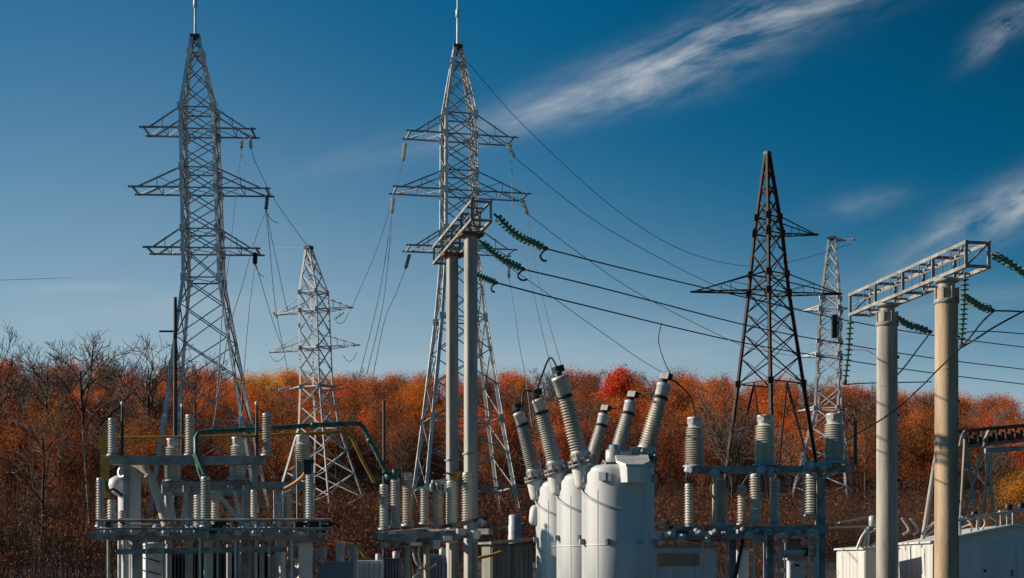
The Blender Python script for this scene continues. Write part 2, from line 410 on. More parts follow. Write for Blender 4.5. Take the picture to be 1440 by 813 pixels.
T = .026
wire([at(658,88,115), at(735,175,117), at(860,290,124), at(960,352,132), at(1050,374,140), at(1120,366,147), at(1197,343,150)], T, 'thin earth wire from the central pylon peak to the far white pylon')
wire([at(723,221,114), at(830,306,120), at(930,364,130), at(1010,403,137), at(1080,425,144), at(1132,436,150)], T, 'thin line from the central pylon top right arm to the far white pylon')
wire([at(742,301,114), at(810,353,119), at(900,414,128), at(1030,480,138), at(1075,494,144), at(1130,502,150)], T, 'thin line from the central pylon middle right arm to the far white pylon')
wire([at(716,376,114), at(760,406,116), at(850,470,124), at(925,520,133), at(1010,555,142), at(1128,576,150)], T, 'thin line from the central pylon bottom right arm dropping to the tree tops')
wire([at(284,110,112), at(298,134,112), at(318,163,113), at(344,194,111)], T*.8, 'thin wire from the peak of the leftmost pylon to its top right arm')
wire([at(353,209,110.6), at(361,232,112), at(388,284,118), at(433,347,125)], T, 'thin line from the leftmost pylon to the top of the small pylon')
wire([at(339.5,209,111.6), at(330,290,100), at(322,364,85), at(314,420,72), at(305,560,52)], T*.85, 'thin dropper from the top right arm of the leftmost pylon, sloping left')
wire([at(339.5,211,111.5), at(343,226,111.3), at(350,231,111.1), at(358,228,110.8)], T, 'small slack loop under the top right arm of the leftmost pylon', name='jumper_wire')
wire([at(374,296,110.6), at(357,342,96), at(341,400,82), at(322,465,70), at(300,600,50)], T*.85, 'thin dropper from the middle right arm of the leftmost pylon, sloping left')
wire([at(374,296,110.6), at(379,345,113), at(388,435,119), at(406,528,128)], T, 'thin line from the middle right arm of the leftmost pylon passing the small pylon')
wire([at(375,297,110.6), at(381,330,112), at(392,382,118), at(403,434,124)], T, 'thin line from the leftmost pylon middle arm to the upper arm of the small pylon')
wire([at(374,296,110.6), at(380,307,110.3), at(388,313,110.2), at(392,312,110.1)], T, 'short jumper tail under the middle right arm of the leftmost pylon', name='jumper_wire')
wire([at(358.5,372,110.6), at(364,384,110.2), at(371,390,110)], T, 'short jumper tail under the bottom right arm of the leftmost pylon', name='jumper_wire')
wire([at(358.5,372,110.6), at(350,440,95), at(343,523,82), at(336,610,70)], T*.85, 'thin dropper from the bottom right arm of the leftmost pylon, almost upright')
wire([at(360,372,110.6), at(371,410,114), at(383,450,120), at(398,492,125)], T, 'thin line from the bottom right arm of the leftmost pylon to the small pylon')
wire([at(378,494,125), at(384,506,124.6), at(392,508,124.5), at(400,501,124.6)], T, 'slack loop under the left tip of the middle arm, small pylon', name='jumper_wire')
wire([at(483,500,124), at(489,508,123.8), at(496,506,123.7), at(502,495,124)], T, 'slack loop under the right tip of the middle arm, small pylon', name='jumper_wire')
wire([at(470,449,124.6), at(477,455,124.3), at(484,452,124.2), at(490,440,124.4)], T, 'slack loop under the right tip of the upper arm, small pylon', name='jumper_wire')
wire([at(567,226,114), at(553,275,116), at(530,350,120), at(493,437,125)], T, 'thin line from the top left arm of the central pylon to the small pylon')
wire([at(551,300,114), at(546,335,112), at(532,420,104), at(505,530,92)], T, 'thin dropper from the middle left arm of the central pylon, leftmost of three')
wire([at(551,300,114), at(548,345,111), at(538,430,102), at(516,525,90)], T, 'thin dropper from the middle left arm of the central pylon, second of three')
wire([at(570,378,114), at(556,415,110), at(541,450,104), at(524,530,92)], T, 'thin dropper from the bottom left arm of the central pylon, sloping left')
wire([at(0,394,150), at(100,390,148), at(200,380,140), at(280,370,135), at(380,350,130), at(433,349,125)], T*.95, 'faint line crossing the sky from the left edge to the small pylon')
wire([at(716,392,114), at(724,440,95), at(731,490,78), at(739,530,62), at(748,600,48)], T*.75, 'thin dropper from the bottom right arm of the central pylon')
wire([at(731,322,110), at(745,388,90), at(762,465,68), at(777,525,52)], T*.7, 'left of two thin droppers falling towards the leaning bushings')
wire([at(742,301,114), at(752,370,94), at(771,450,70), at(790,516,52)], T*.7, 'right of two thin droppers falling towards the leaning bushings')
wire([at(718,224,114), at(720,242,113), at(720,262,112), at(721,300,111)], T*.8, 'thin upright wire below the top right arm of the central pylon')

# ------------------------------------------------------------------ portals
def lattice_beam(p0, p1, wid, hei, n, root, m, w=.07):
    p0, p1 = V(p0), V(p1); d = (p1-p0).normalized(); a = d.cross(V((0,0,1))).normalized()*(wid/2); h = V((0,0,hei))
    ch = MB()
    for s_ in (-1, 1):
        for z in (0, 1):
            ch.angle(p0+a*s_+h*z-d*.06, p1+a*s_+h*z+d*.06, w*1.3, w*.3, flip=-1 if z else 1)
    ch.build('chord', m, root)
    di = MB()
    for i in range(n+1):
        c = p0.lerp(p1, i/n); e = w*1.05; fr = MB()
        for s_ in (-1, 1): fr.bar(c+a*s_-h*.02, c+a*s_+h*1.02, e)
        for z in (0, 1): fr.bar(c-a+h*z, c+a+h*z, e*.96)
        if i in (0, n): fr.bar(c-a, c+a+h, w*.6)
        fr.build('end_frame' if i in (0, n) else 'cross_frame', m, root)
        if i < n:
            c2 = p0.lerp(p1, (i+1)/n); cm = p0.lerp(p1, (i+.5)/n)
            di.bar(c-a+h, c2+a+h, w*.5); di.bar(c-a, c2+a, w*.5)
            di.bar(cm-a+h, cm+a+h, w*.7); di.bar(cm-a, cm+a, w*.7)
            for q in (.25, .5, .75): di.bar(p0.lerp(p1, (i+q)/n)-a*.85, p0.lerp(p1, (i+q)/n)-a*.85+h*.9, w*.28)
            di.bar(c-a*.85+h*.5, c2-a*.85+h*.5, w*.3)
    di.build('bracing', m, root)

# twin square poles
pr = thing('portal', 'tall portal of twin grey square concrete poles under a short steel lattice beam', 'portal', (-1.40, 39.4, 0))
o = V(pr.location)
for (px, Y, w) in ((662, 38.15, .245), (636, 40.65, .235)):
    c = at(px, 655, Y); c.z = 0; zt = 10.32
    b = MB(); prof = [(w*.5*1.25,0),(w*.5*1.2,zt)]
    rz = R(22)
    vs = []
    for (r_, z) in prof:
        ch_ = r_*.16
        for (x, y) in ((-r_+ch_,-r_),(r_-ch_,-r_),(r_,-r_+ch_),(r_,r_-ch_),(r_-ch_,r_),(-r_+ch_,r_),(-r_,r_-ch_),(-r_,-r_+ch_)):
            vs.append(V((x*math.cos(rz)-y*math.sin(rz), x*math.sin(rz)+y*math.cos(rz), z))+c-o)
    b.add(vs, [(i, (i+1)%8, 8+(i+1)%8, 8+i) for i in range(8)]+[tuple(range(8,16))])
    b.build('pole', M['conc_d'], pr)
    MB().box(c-o+V((0,0,zt+.045)), (.62,.42,.08), rz).build('head_plate', M['rust'], pr)
    MB().box(c-o+V((0,0,4.5)), (.36,.36,.05), rz).build('clamp_band', M['steel'], pr)
lattice_beam(V((-.79,36.7,10.42))-o, V((-2.06,42.1,10.42))-o, .50, .48, 4, pr, M['beam'], .06)

# round columns
pr2 = thing('portal', 'portal of two thick round concrete columns carrying a long lattice beam, right side', 'portal', (11.9, 41.9, 0))
o = V(pr2.location)
for (px, Y, d_, m) in ((1331, 40.0, .65, 'conc_t'), (1247.5, 43.9, .645, 'conc')):
    c = at(px, 655, Y); c.z = 0
    MB().lathe([(d_*.515,0),(d_*.5,4),(d_*.485,9.26)], c-o, n=40).build('column', M[m], pr2)
    for z in (2.35, 4.7, 7.0):
        MB().lathe([(d_*.5-.004,z-.02),(d_*.5+.006-.001*z,z-.015),(d_*.5+.006-.001*z,z+.015),(d_*.5-.004,z+.02)], c-o, n=40).build('form_joint', M[m], pr2)
    for z, t in ((7.9,R(-12)),(6.1,R(-8)),(4.1,R(-14)),(3.3,R(-10))):
        MB().lathe([(.05,-.02),(.05,.03),(.03,.05)], c-o+V((math.cos(t)*d_*.495, math.sin(t)*d_*.495, z)), (math.cos(t), math.sin(t), 0), 10).build('bolt_socket', M['rod'], pr2)
    k = MB(); k.lathe([(d_*.50,8.84),(d_*.54,8.86),(d_*.54,8.96),(d_*.50,8.98)], c-o, n=36)
    k.lathe([(d_*.36,9.265),(d_*.36,9.44)], c-o, n=16)
    for q in range(8):
        t = q*math.pi/4+.2; k.box(c-o+V((math.cos(t)*d_*.5, math.sin(t)*d_*.5, 9.09)), (.05,.05,.40), t)
    k.lathe([(d_*.42,9.44),(d_*.52,9.46),(d_*.52,9.54),(d_*.3,9.56)], c-o, n=24)
    k.build('head_clamp', M['beam'], pr2)
lattice_beam(V((12.60,38.5,9.60))-o, V((11.30,46.2,9.60))-o, .66, .64, 4, pr2, M['beam'], .075)
# flange bands at the foot of the columns
for (px, Y, d_) in ((1331, 40.0, .66),):
    c = at(px, 655, Y); c.z = 0

G2 = 'green glass strings of the two portals'
def curved(p, q, sag):
    p, q = V(p), V(q); return p.lerp(q, .5)-V((0,0,sag))
def cap_string(pts, label, n, rd, horn=None):
    """a string that sags: two straight halves in one thing"""
    p = V(pts[0]); r = thing('insulator_string', label, 'insulator', p, group=G2)
    path = [x-p for x in smooth_path(pts, 12)]; seg = [0]
    for a, b in zip(path, path[1:]): seg.append(seg[-1]+(b-a).length)
    L_ = seg[-1]; st = L_*.86/n; b = MB()
    def pos(s):
        for i in range(len(seg)-1):
            if seg[i+1] >= s: return path[i].lerp(path[i+1], (s-seg[i])/(seg[i+1]-seg[i])), (path[i+1]-path[i]).normalized()
        return path[-1], (path[-1]-path[-2]).normalized()
    for i in range(n):
        c, d = pos(L_*.07+st*i)
        b.lathe([(rd*.3,0),(rd*.42,st*.18),(rd*.95,st*.30),(rd,st*.35),(rd*.9,st*.40),(rd*.35,st*.40)], c, d, 16)
    b.build('glass_discs', M['glass'], r)
    f = MB(); f.tube(path, rd*.27, 8); c, d = pos(L_*.93)
    f.lathe([(rd*.25,0),(rd*.5,.04),(rd*.5,L_*.07),(rd*.3,L_*.08)], c, d, 10); f.build('fittings', M['rod'], r)
    if horn: MB().tube(smooth_path([V(h)-p for h in horn], 6), .03, 8).build('jumper_tail', M['rod'], r)
    return r
cap_string([at(695,301,36.6), at(728,331,37.2), at(769,350,37.9)], 'nearest and highest green glass string reaching right from the twin pole beam', 13, .118,
           [at(766,351,37.9), at(760,359,37.9), at(763,366,37.9), at(769,367,37.9)])
cap_string([at(674,338,39.8), at(704,363,40.4), at(737,379,41)], 'middle green glass string reaching right from the twin pole beam', 12, .118,
           [at(734,380,41), at(728,388,41), at(734,394,41), at(742,393,41)])
cap_string([at(655,379,44), at(675,388.5,44.2), at(699,398,44.6)], 'lowest green glass string emerging from behind the right square pole', 10, .118,
           [at(696,399,44.6), at(691,404,44.6), at(692,409,44.6), at(696,411,44.6)])
cap_string([at(1357,384,38.8), at(1355,440,38.8), at(1351.5,488,38.8)], 'long green string hanging beside the tan column', 13, .125)
cap_string([at(1196,445,46), at(1193,495,46), at(1188,540,46)], 'long green string hanging from the far end of the long beam', 11, .135)
cap_string([at(1258,447,44.5), at(1282,458,45), at(1309,467,45.4)], 'green string reaching right between the two round columns', 8, .13)
cap_string([at(1352,416,40.3), at(1374,428,40.8), at(1397,437,41.2)], 'green string reaching right from behind the tan column', 8, .125)
cap_string([at(1394,357,38.7), at(1420,371,39.2), at(1452,391,39.8)], 'green string reaching out of the frame from the near end of the long beam', 8, .125)

W = .020
wire([at(769,350,37.9), at(870,376,41), at(1000,407,45), at(1182,449,50), at(1314,472,54), at(1445,489,58)], W, 'highest of the three heavy dark lines crossing the picture from the twin poles', M['wire'])
wire([at(737,379,41), at(850,406,46), at(1048,457,55), at(1170,481,60), at(1314,504,64), at(1445,520,67)], W*1.15, 'middle of the three heavy dark lines crossing the picture from the twin poles', M['wire'])
wire([at(699,398,44.6), at(820,429,51), at(1045,482,63), at(1231,513,71), at(1330,527,75), at(1445,541,78)], W*1.3, 'lowest of the three heavy dark lines crossing the picture from the twin poles', M['wire'])
wire([at(930,455,56.9), at(926,478,54), at(932,502,48), at(944,528,38), at(955,541,29.6)], .018, 'slack dropper from the lowest heavy line down to the right bushing', M['wire'], 'jumper_wire')
wire([at(1351.5,489,38.8), at(1375,475,38), at(1400,459,38.5), at(1446,434,39)], .026, 'dark cable rising right from the foot of the string beside the tan column', M['wire'])
wire([at(1397,437,41.2), at(1420,437.5,41.4), at(1446,438.5,42)], .026, 'dark cable running level to the right edge from the string behind the tan column', M['wire'])
wire([at(1397,438,41.2), at(1382,452,39.5), at(1366,472,38), at(1351.5,489,38.8)], .024, 'dark jumper joining the two strings beside the tan column', M['wire'], 'jumper_wire')
wire([at(1351.5,489,38.8), at(1320,519,37.9), at(1290,549,38), at(1250,583,38), at(1192,618,36)], .020, 'dark cable from the tan column string down to the left, in front of both columns', M['wire'])
wire([at(1309,467,47.4), at(1290,492,47), at(1272,516,46), at(1262,527,45.4)], .024, 'dark jumper dropping left from the string between the columns', M['wire'], 'jumper_wire')
wire([at(1187.5,541,49.4), at(1215,539,50), at(1262,538,52), at(1310,537,54)], .022, 'dark cable leaving the foot of the far hanging string level to the right', M['wire'])
wire([at(1192,493,49.4), at(1205,492,49.2), at(1218,493,49), at(1231,499,48.8), at(1246,504,48.5)], .02, 'short pale cable beside the far hanging string', M['wire_g'], 'jumper_wire')
wire([at(1317,472,47.6), at(1380,466,50), at(1446,470,52)], .02, 'thin dark line passing right behind the tan column', M['wire'])

# ------------------------------------------------------------------ oil circuit breaker poles
def ribs(r0, r1, h0, h1, n, depth=.24):
    pr_ = []
    for i in range(n):
        t0 = i/n; st = (h1-h0)/n; z = h0+st*i; r = r0+(r1-r0)*t0; ri = r*(1-depth)
        pr_ += [(ri, z), (ri, z+st*.38), (r*.96, z+st*.46), (r, z+st*.53), (r*.97, z+st*.60), (ri*1.04, z+st*.97)]
    pr_.append((r1*(1-depth), h1)); return pr_
def bushing(root, base, ax, L_, r, nr, kind, m_p):
    """base = flange centre (local), ax = axis"""
    ax = V(ax).normalized()
    tb = MB().lathe([(0,-.52),(r*.5,-.515),(r*.78,-.49),(r*.88,-.44),(r*.95,-.38),(r*1.36,-.03)], base, (ax.x*.1,ax.y*.1,ax.z), 32).build('turret', M['white'], root)
    fl = MB(); fl.lathe([(r*1.3,-.035),(r*1.62,-.03),(r*1.62,.02),(r*1.3,.025)], base, ax, 28)
    fl.lathe([(r*1.3,.055),(r*1.58,.06),(r*1.58,.10),(r*1.2,.105)], base, ax, 28)
    q = ax.to_track_quat('Z', 'Y').to_matrix()
    for k in range(12):
        t = k*math.pi/6; fl.box(V(base)+q@V((math.cos(t)*r*1.58, math.sin(t)*r*1.5, .04)), (.034,.034,.17), rot=q@Matrix.Rotation(t, 3, 'Z'))
    fl.build('flange', M['steel'], root)
    co = MB().lathe([(r*1.02,.10),(r*1.02,.19),(r*1.12,.20),(r*1.12,.23)], base, ax, 24)
    for k in range(6):
        t = k*math.pi/3+.3; co.box(V(base)+q@V((math.cos(t)*r*1.08, math.sin(t)*r*1.08, .15)), (.045,.045,.12), rot=q@Matrix.Rotation(t, 3, 'Z'))
    co.build('collar', M['cap'], root)
    h0 = .23; h1 = L_*(.73 if kind == 'big' else .77)
    MB().lathe([(r*1.02,h0),(r*1.0,h0+.06)]+ribs(r*1.08, r*.86, h0+.06, h1, nr, .27), base, ax, 28).build('porcelain', m_p, root)
    MB().lathe([(r*.70,h1),(r*.92,h1+.005),(r*.92,h1+.05),(r*.7,h1+.055)], base, ax, 24).build('seal_ring', M['black'], root)
    rc = r*(.90 if kind == 'big' else .74); hc = L_*.955
    c = MB().lathe([(rc*.9,h1+.055),(rc,h1+.07),(rc*1.06,hc-.06),(rc*1.13,hc-.055),(rc*1.13,hc),(rc*.9,hc+.02),(0.0,hc+.03)], base, ax, 26).build('cap', M['cap'], root)
    t = MB(); p = V(base)+ax*(hc+.02); t.bar(p, p+ax*.10, .10); t.box(p+ax*.15, (.24,.13,.13), rot=q@Matrix.Rotation(.5,3,'Z')); t.box(p+ax*.16+q@V((.12,0,0)), (.09,.17,.09), rot=q)
    t.build('terminal', M['black'], root)
    return p+ax*.15
DZ = V((0,0,-.87)); rowd = V((-.42, 2.9, 0)); tilt = V((1, .2, 0)).normalized()
tanks = []
BR = [('nearest white breaker tank, with a hood box on its shoulder and two leaning bushings', 0),
      ('middle white breaker tank, half hidden by the nearest, with two leaning bushings', 1),
      ('farthest white breaker tank, leftmost of the row, with two leaning bushings', 2)]
ends = []
for lab, k in BR:
    base = V((2.16, 29, 0))+rowd*k
    r = thing('breaker_tank', lab, 'circuit breaker', base, group='oil tanks of the circuit breaker'); tanks.append(r)
    RT = .74
    MB().lathe([(RT*.9,1.2),(RT,1.27),(RT,2.80),(RT,4.30),(RT*.99,4.36),(RT*.95,4.41),(RT*.88,4.44),(RT*.4,4.47),(0,4.475)], DZ, n=64).build('tank', M['tank'], r)
    s = MB()
    for z in (1.9, 2.84): s.lathe([(RT-.01,z-.012),(RT+.010,z-.008),(RT+.010,z+.008),(RT-.01,z+.012)], DZ, n=64)
    for t in (R(232), R(318)): s.box((math.cos(t)*RT, math.sin(t)*RT, 2.6-.87), (.022,.014,2.7), t+R(90))
    s.build('weld_seam', M['white'], r)
    bf = MB().lathe([(RT-.01,1.50),(RT+.05,1.505),(RT+.05,1.56),(RT-.01,1.565)], DZ, n=64)
    for i in range(28):
        t = 2*math.pi*i/28; bf.lathe([(.016,1.48),(.016,1.585)], V((math.cos(t)*(RT+.032), math.sin(t)*(RT+.032), 0))+DZ, n=6)
    bf.build('bolted_flange', M['steel_l'], r)
    lug = MB()
    for t in (R(200), R(250), R(300), R(340)):
        lug.box((math.cos(t)*(RT+.03), math.sin(t)*(RT+.03), 3.31), (.06,.16,.16), t)
        lug.box((math.cos(t)*(RT+.05), math.sin(t)*(RT+.05), 2.15-.12*(k==0)), (.12,.05,.12), t)
    lug.build_each('lifting_lug', M['steel_l'], r)
    lg = MB()
    for t in (45, 135, 225, 315): lg.box((math.cos(R(t))*.55, math.sin(R(t))*.55, .17), (.16,.16,.34))
    lg.build_each('plinth_leg', M['steel'], r)
    tl, tr = (R(15), R(15.5))
    LL, LR = (1.88, 1.68) if k == 0 else (1.74, 1.64)
    bl = tilt*-.745+V((0,0,3.62)); brt = tilt*.55+V((0,0,3.72))
    big = 'big' if k == 0 else 'std'
    e1 = bushing(r, bl, -tilt*math.sin(tl)+V((0,0,math.cos(tl))), LL, .178, 19 if k == 0 else 21, big, M['porc'] if k == 0 else M['porc_g'])
    e2 = bushing(r, brt, tilt*math.sin(tr)+V((0,0,math.cos(tr))), LR, .178, 19, 'std', M['porc_g'] if k else M['porc'])
    ends.append((base+e1, base+e2))
    # cable conduit running down from the left turret round the tank
    pts = [V((math.cos(t)*(RT+.03), math.sin(t)*(RT+.03), z-.87)) for t, z in ((R(186),4.02),(R(205),3.86),(R(228),3.72),(R(252),3.60),(R(272),3.54))]
    MB().tube(smooth_path(pts, 5), .026, 8).build('conduit', M['steel_l'], r)
    if k == 0:
        h = MB(); c = V((.24,-.80,3.44))
        prof = [(-.30,.32),(.30,.32),(.30,-.08),(.16,-.27),(-.16,-.27),(-.30,-.08)]
        n = len(prof)
        vs = [c+V((x*.8, y*.8, -.25+(.10 if y > .2 else 0))) for x, y in prof]+[c+V((x*.9, y*.9, .06+(y+.27)*.42)) for x, y in prof]
        h.add(vs, [(i, (i+1)%n, n+(i+1)%n, n+i)[::-1] for i in range(n)]+[tuple(range(n)), tuple(range(n, 2*n))[::-1]])
        h.build('hood_box', M['white'], r, bevel=.012)
        l2 = MB(); vs = [c+V((x*1.12, y*1.12, .066+(y+.27)*.42)) for x, y in prof]+[c+V((x*1.08, y*1.08, .105+(y+.27)*.42)) for x, y in prof]
        l2.add(vs, [(i, (i+1)%n, n+(i+1)%n, n+i)[::-1] for i in range(n)]+[tuple(range(n)), tuple(range(n, 2*n))[::-1]])
        l2.build('hood_lid', M['cap'], r)
        d = MB(); d.lathe([(.16,0),(.17,.02),(.17,.24),(.12,.26),(.12,.34),(.05,.36)], (-.12,-.35,3.63), n=18)
        d.box((.12,-.45,3.73), (.22,.18,.20)); d.lathe([(.1,0),(.1,.2),(.13,.21),(.13,.25)], (.34,-.3,3.69), n=14)
        d.build('drive_unit', M['cap'], r)
        pl = MB()
        for t, z in ((R(243),3.33),(R(300),3.41)):
            pl.box((math.cos(t)*(RT+.04), math.sin(t)*(RT+.04), z), (.06,.15,.17), t)
        pl.build_each('junction_box', M['steel_l'], r)
    if k == 2:
        MB().lathe([(.0,-.24),(.09,-.22),(.13,-.16),(.14,-.08),(.14,.1),(.12,.2),(.06,.25),(0,.26)], (-RT-.02,-.08,2.74), (.1,0,1), 20).build('side_valve_cover', M['white'], r)
wire([ends[1][0], ends[1][0].lerp(ends[0][0], .25)+V((0,0,.22)), ends[1][0].lerp(ends[0][0], .65)+V((0,0,.42)), ends[0][0]], .022, 'black jumper arching between the two front left bushings', M['black'], 'jumper_wire')
wire([ends[2][0]+V((0,0,0)), ends[2][0]+V((.25,-.2,-.02)), ends[1][0]+V((-.30,.1,-.35)), ends[1][0]+V((-.28,0,.02)), ends[1][0]], .022, 'black jumper drooping between the two rear left bushings', M['black'], 'jumper_wire')
wire([ends[2][1], ends[2][1]+V((.3,-.3,-.04)), ends[1][1]+V((-.25,.3,-.20)), ends[1][1]], .018, 'black jumper between the two rear right bushings', M['black'], 'jumper_wire')
wire([ends[1][1], ends[1][1]+V((.3,-.3,.0)), ends[1][1].lerp(ends[0][1], .6)+V((0,0,-.18)), ends[0][1]+V((-.12,.2,-.24))], .018, 'black jumper between the two front right bushings', M['black'], 'jumper_wire')
wire([ends[0][1], at(955,541,29.6), at(972,560,31), at(979,588,33.5)], .02, 'black jumper curving from the rightmost bushing to the busbar insulator', M['black'], 'jumper_wire')

# ------------------------------------------------------------------ post insulators
PG = {'L': 'post insulators of the left bay', 'M': 'post insulators of the middle switch', 'R': 'post insulators of the right bay'}
def post_ins(px, yt, yb, w, Y, label, grp, m='porc', style='post', nr=None):
    s = sc(Y); H = (yb-yt)*s; r = w*s/2; p = at(px, yb, Y)
    root = thing('post_insulator', label, 'insulator', p, group=PG[grp])
    hb = H*.06
    b = MB(); b.lathe([(r*1.12,0),(r*1.12,hb*.6),(r*.9,hb*.7),(r*.9,hb)], n=20)
    for k in range(4):
        t = k*math.pi/2+.6; b.lathe([(r*.12,hb*.5),(r*.12,hb*1.1)], (math.cos(t)*r*.98, math.sin(t)*r*.98, 0), n=6)
    b.build('base', M['steel_l'], root)
    nr = nr or max(8, int(H/.070))
    if style == 'big':
        h1 = H*.80; q = ribs(r*.97, r, hb, hb+(h1-hb)*.3, max(3, int(nr*.3)), .21)+ribs(r, r*.88, hb+(h1-hb)*.3, h1, max(4, int(nr*.7)), .21)
        MB().lathe(q+[(r*.62,h1+H*.03)], n=26).build('porcelain', M[m], root)
        c = MB().lathe([(r*.60,h1+H*.03),(r*.64,h1+H*.05),(r*.64,H*.95),(r*.70,H*.955),(r*.70,H),(r*.5,H*1.005)], n=22)
        for k in range(4):
            t = k*math.pi/2-.5; c.box((math.cos(t)*r*.66, math.sin(t)*r*.66, H*.92), (r*.12,r*.25,H*.09), t)
        c.build('cap', M['cap'], root)
    else:
        h1 = H*.93
        MB().lathe(ribs(r, r*.95, hb, h1, nr, .30), n=24).build('porcelain', M[m], root)
        MB().lathe([(r*.72,h1),(r*.78,h1+H*.015),(r*.78,H*.985),(r*.5,H)], n=18).build('cap', M['cap'], root)
    return root, p

# ---- left bay
L_INS = [
 (158,588,641,14,35,'slim pale post insulator above the upper beam, farthest left','porc_g','post'),
 (267,583,641,15,36,'slim post insulator above the upper beam, beside the pylon foot','porc_b','post'),
 (375,581,641,15,35,'slim post insulator at the right end of the upper beam with a dark cap','porc_b','post'),
 (243,617,677,25,37,'stout cream insulator behind the upper beam, left of the green pipe','porc','big'),
 (334.5,615,675,25,37,'stout cream insulator behind the upper beam, right of the green pipe','porc','big'),
 (425.5,612,674,27,37,'stout cream insulator alone right of the upper beam, under the yellow pipe','porc','big'),
 (141,672,741,13,33.5,'tall grey-green insulator at the far left end of the railed frame','porc_g','post'),
 (157,703,747,14,34.2,'short cream insulator beside the tall one at the far left end','porc','post'),
 (172,718,749,13,34.4,'shortest insulator at the left, in front of the grey vessel','porc','post'),
 (289,670,741,16,33.6,'tall grey-green insulator under the bend of the green pipe','porc_g','post'),
 (279,696,743,16,34.4,'cream insulator just left of the tall one under the green pipe','porc','post'),
 (303,690,743,15,34.8,'cream insulator just right of the tall one under the green pipe','porc_b','post'),
 (357,689,743,11,34.4,'thin pale insulator standing in front of the pylon leg','porc','post'),
 (391,706,745,11,34.4,'short insulator left of the pair by the orange cable','porc','post'),
 (404,695,745,17,34.6,'stout insulator under the end of the orange cable','porc_b','post'),
 (436,665,741,15,33.8,'tall dull grey insulator at the right end of the railed frame','porc_g','post'),
]
for (px,yt,yb,w,Y,lab,m,st) in L_INS: post_ins(px,yt,yb,w,Y,lab,'L',m,st)
def frame_thing(name, label, cat, loc): return thing(name, label, cat, loc)
# upper beam on its posts
fr = thing('busbar_gantry', 'blue-grey steel gantry with a long upper beam, left bay', 'steel frame', (px_x(262,35.3), 35.3, 0)); o = V(fr.location)
zb = at(0,641,35.3).z
MB().bar(V((px_x(157,35.3),35.3,zb-.12))-o, V((px_x(372,35.3),35.3,zb-.12))-o, .42, .2).build('beam', M['steel'], fr)
e = MB()
for px in (158,267,375):
    e.box(V((px_x(px,35.3),35.3,zb-.01))-o, (.4,.5,.03))
e.build_each('end_plate', M['steel_l'], fr)
for px in (178, 358): MB().bar(V((px_x(px,35.3),35.3,0))-o, V((px_x(px,35.3),35.3,zb-.22))-o, .12, .14).build('post', M['steel'], fr)
# thin arcing rods
for px, y0, y1, Y, lab in ((172,570,641,35,'thin dark rod rising from the upper beam at the far left'),(361,570,641,35,'thin dark rod rising from the upper beam beside its right-hand insulator'),(256,573,650,37.5,'thin dark rod standing behind the slim insulator by the pylon')):
    p = at(px,y1,Y); r = thing('lightning_spike', lab, 'rod', p, group='rods on the left bay')
    MB().tube([(0,0,0),(0,0,(y1-y0)*sc(Y))], .045, 8, .03).build('shaft', M['rod'], r); MB().lathe([(.03,0),(.05,.05),(.02,.1)], (0,0,(y1-y0)*sc(Y)), n=8).build('tip', M['cap'], r)
wire([at(361,572,35), at(366,577,35), at(372,581,35)], .02, 'short brown strap from the rod to the slim right-hand insulator', M['copper'], 'strap_cable')
# insulator stand (second beam with legs)
st = thing('insulator_stand', 'grey steel stand with a broad table beam under the stout insulators, left bay', 'steel frame', (px_x(312,37), 37, 0)); o = V(st.location)
zb = at(0,677,37).z
MB().bar(V((px_x(229,37),37,zb-.10))-o, V((px_x(442,37),37,zb-.10))-o, .5, .16).build('beam', M['steel'], st)
MB().bar(V((px_x(231,37),36.75,zb-.30))-o, V((px_x(345,37),36.75,zb-.30))-o, .08, .16).build('lower_rail', M['steel_l'], st)
for px in (236, 266, 345, 392, 432): MB().box(V((px_x(px,37),37,(zb-.18)/2))-o, (.15,.15,zb-.18), R(32)).build('post', M['steel_l'], st)
bt = MB()
for (a, b_) in (((302,690),(345,740)),): bt.bar(at(a[0],a[1],36.7)-o, at(b_[0],b_[1],36.7)-o, .1)
bt.build('brace', M['cap'], st)
for (x0,y0,x1,y1) in ((238,692,246,738),(262,692,256,738),(395,692,412,738),(330,690,338,730)):
    MB().bar(at(x0,y0,36.6)-o, at(x1,y1,36.6)-o, .09).build('strut', M['cap'], st)
for px, py in ((232,688),(262,688),(324,688),(346,688),(414,688),(437,688)):
    MB().box(at(px,py,36.65)-o, (.16,.12,.2), R(20)).build('clamp', M['steel_l'], st)
for px, y0 in ((398,690),(417,640),(385,690)):
    MB().tube([at(px,y0,36.4)-o, at(px+1,760,36.0)-o], .014, 6).build('drop_wire', M['steel_l'], st)
# railed switch frame
sf = thing('switch_stand', 'blue-grey steel frame with three long pipe rails along its front, left bay', 'steel frame', (px_x(300,34.4), 34.4, 0)); o = V(sf.location)
zm = at(0,748,34.4).z
for Yb in (33.9, 35.1): MB().bar(V((px_x(138,34.4),Yb,zm-.10))-o, V((px_x(452,34.4),Yb,zm-.10))-o, .12, .2).build('main_beam', M['steel'], sf)
cr = MB()
for i in range(9): x = px_x(142+i*38,34.4); cr.bar(V((x,33.7,zm-.02))-o, V((x,35.3,zm-.02))-o, .16, .05)
cr.build_each('cross_plate', M['steel'], sf)
for (py, Yb, rr) in ((732,33.2,.035),(744,33.2,.032),(738,35.4,.03)):
    MB().tube([at(135,py,Yb)-o, at(466,py-(1 if py==732 else 0),Yb)-o], rr, 8).build('rail', M['steel'], sf)
MB().bar(at(165,776,34)-o, at(402,772,34)-o, .08, .13).build('lower_beam', M['steel'], sf)
for px in (139, 158, 292, 366, 450): MB().bar(at(px,731,33.25)-o, at(px,757,33.25)-o, .05).build('rail_stay', M['steel_l'], sf)
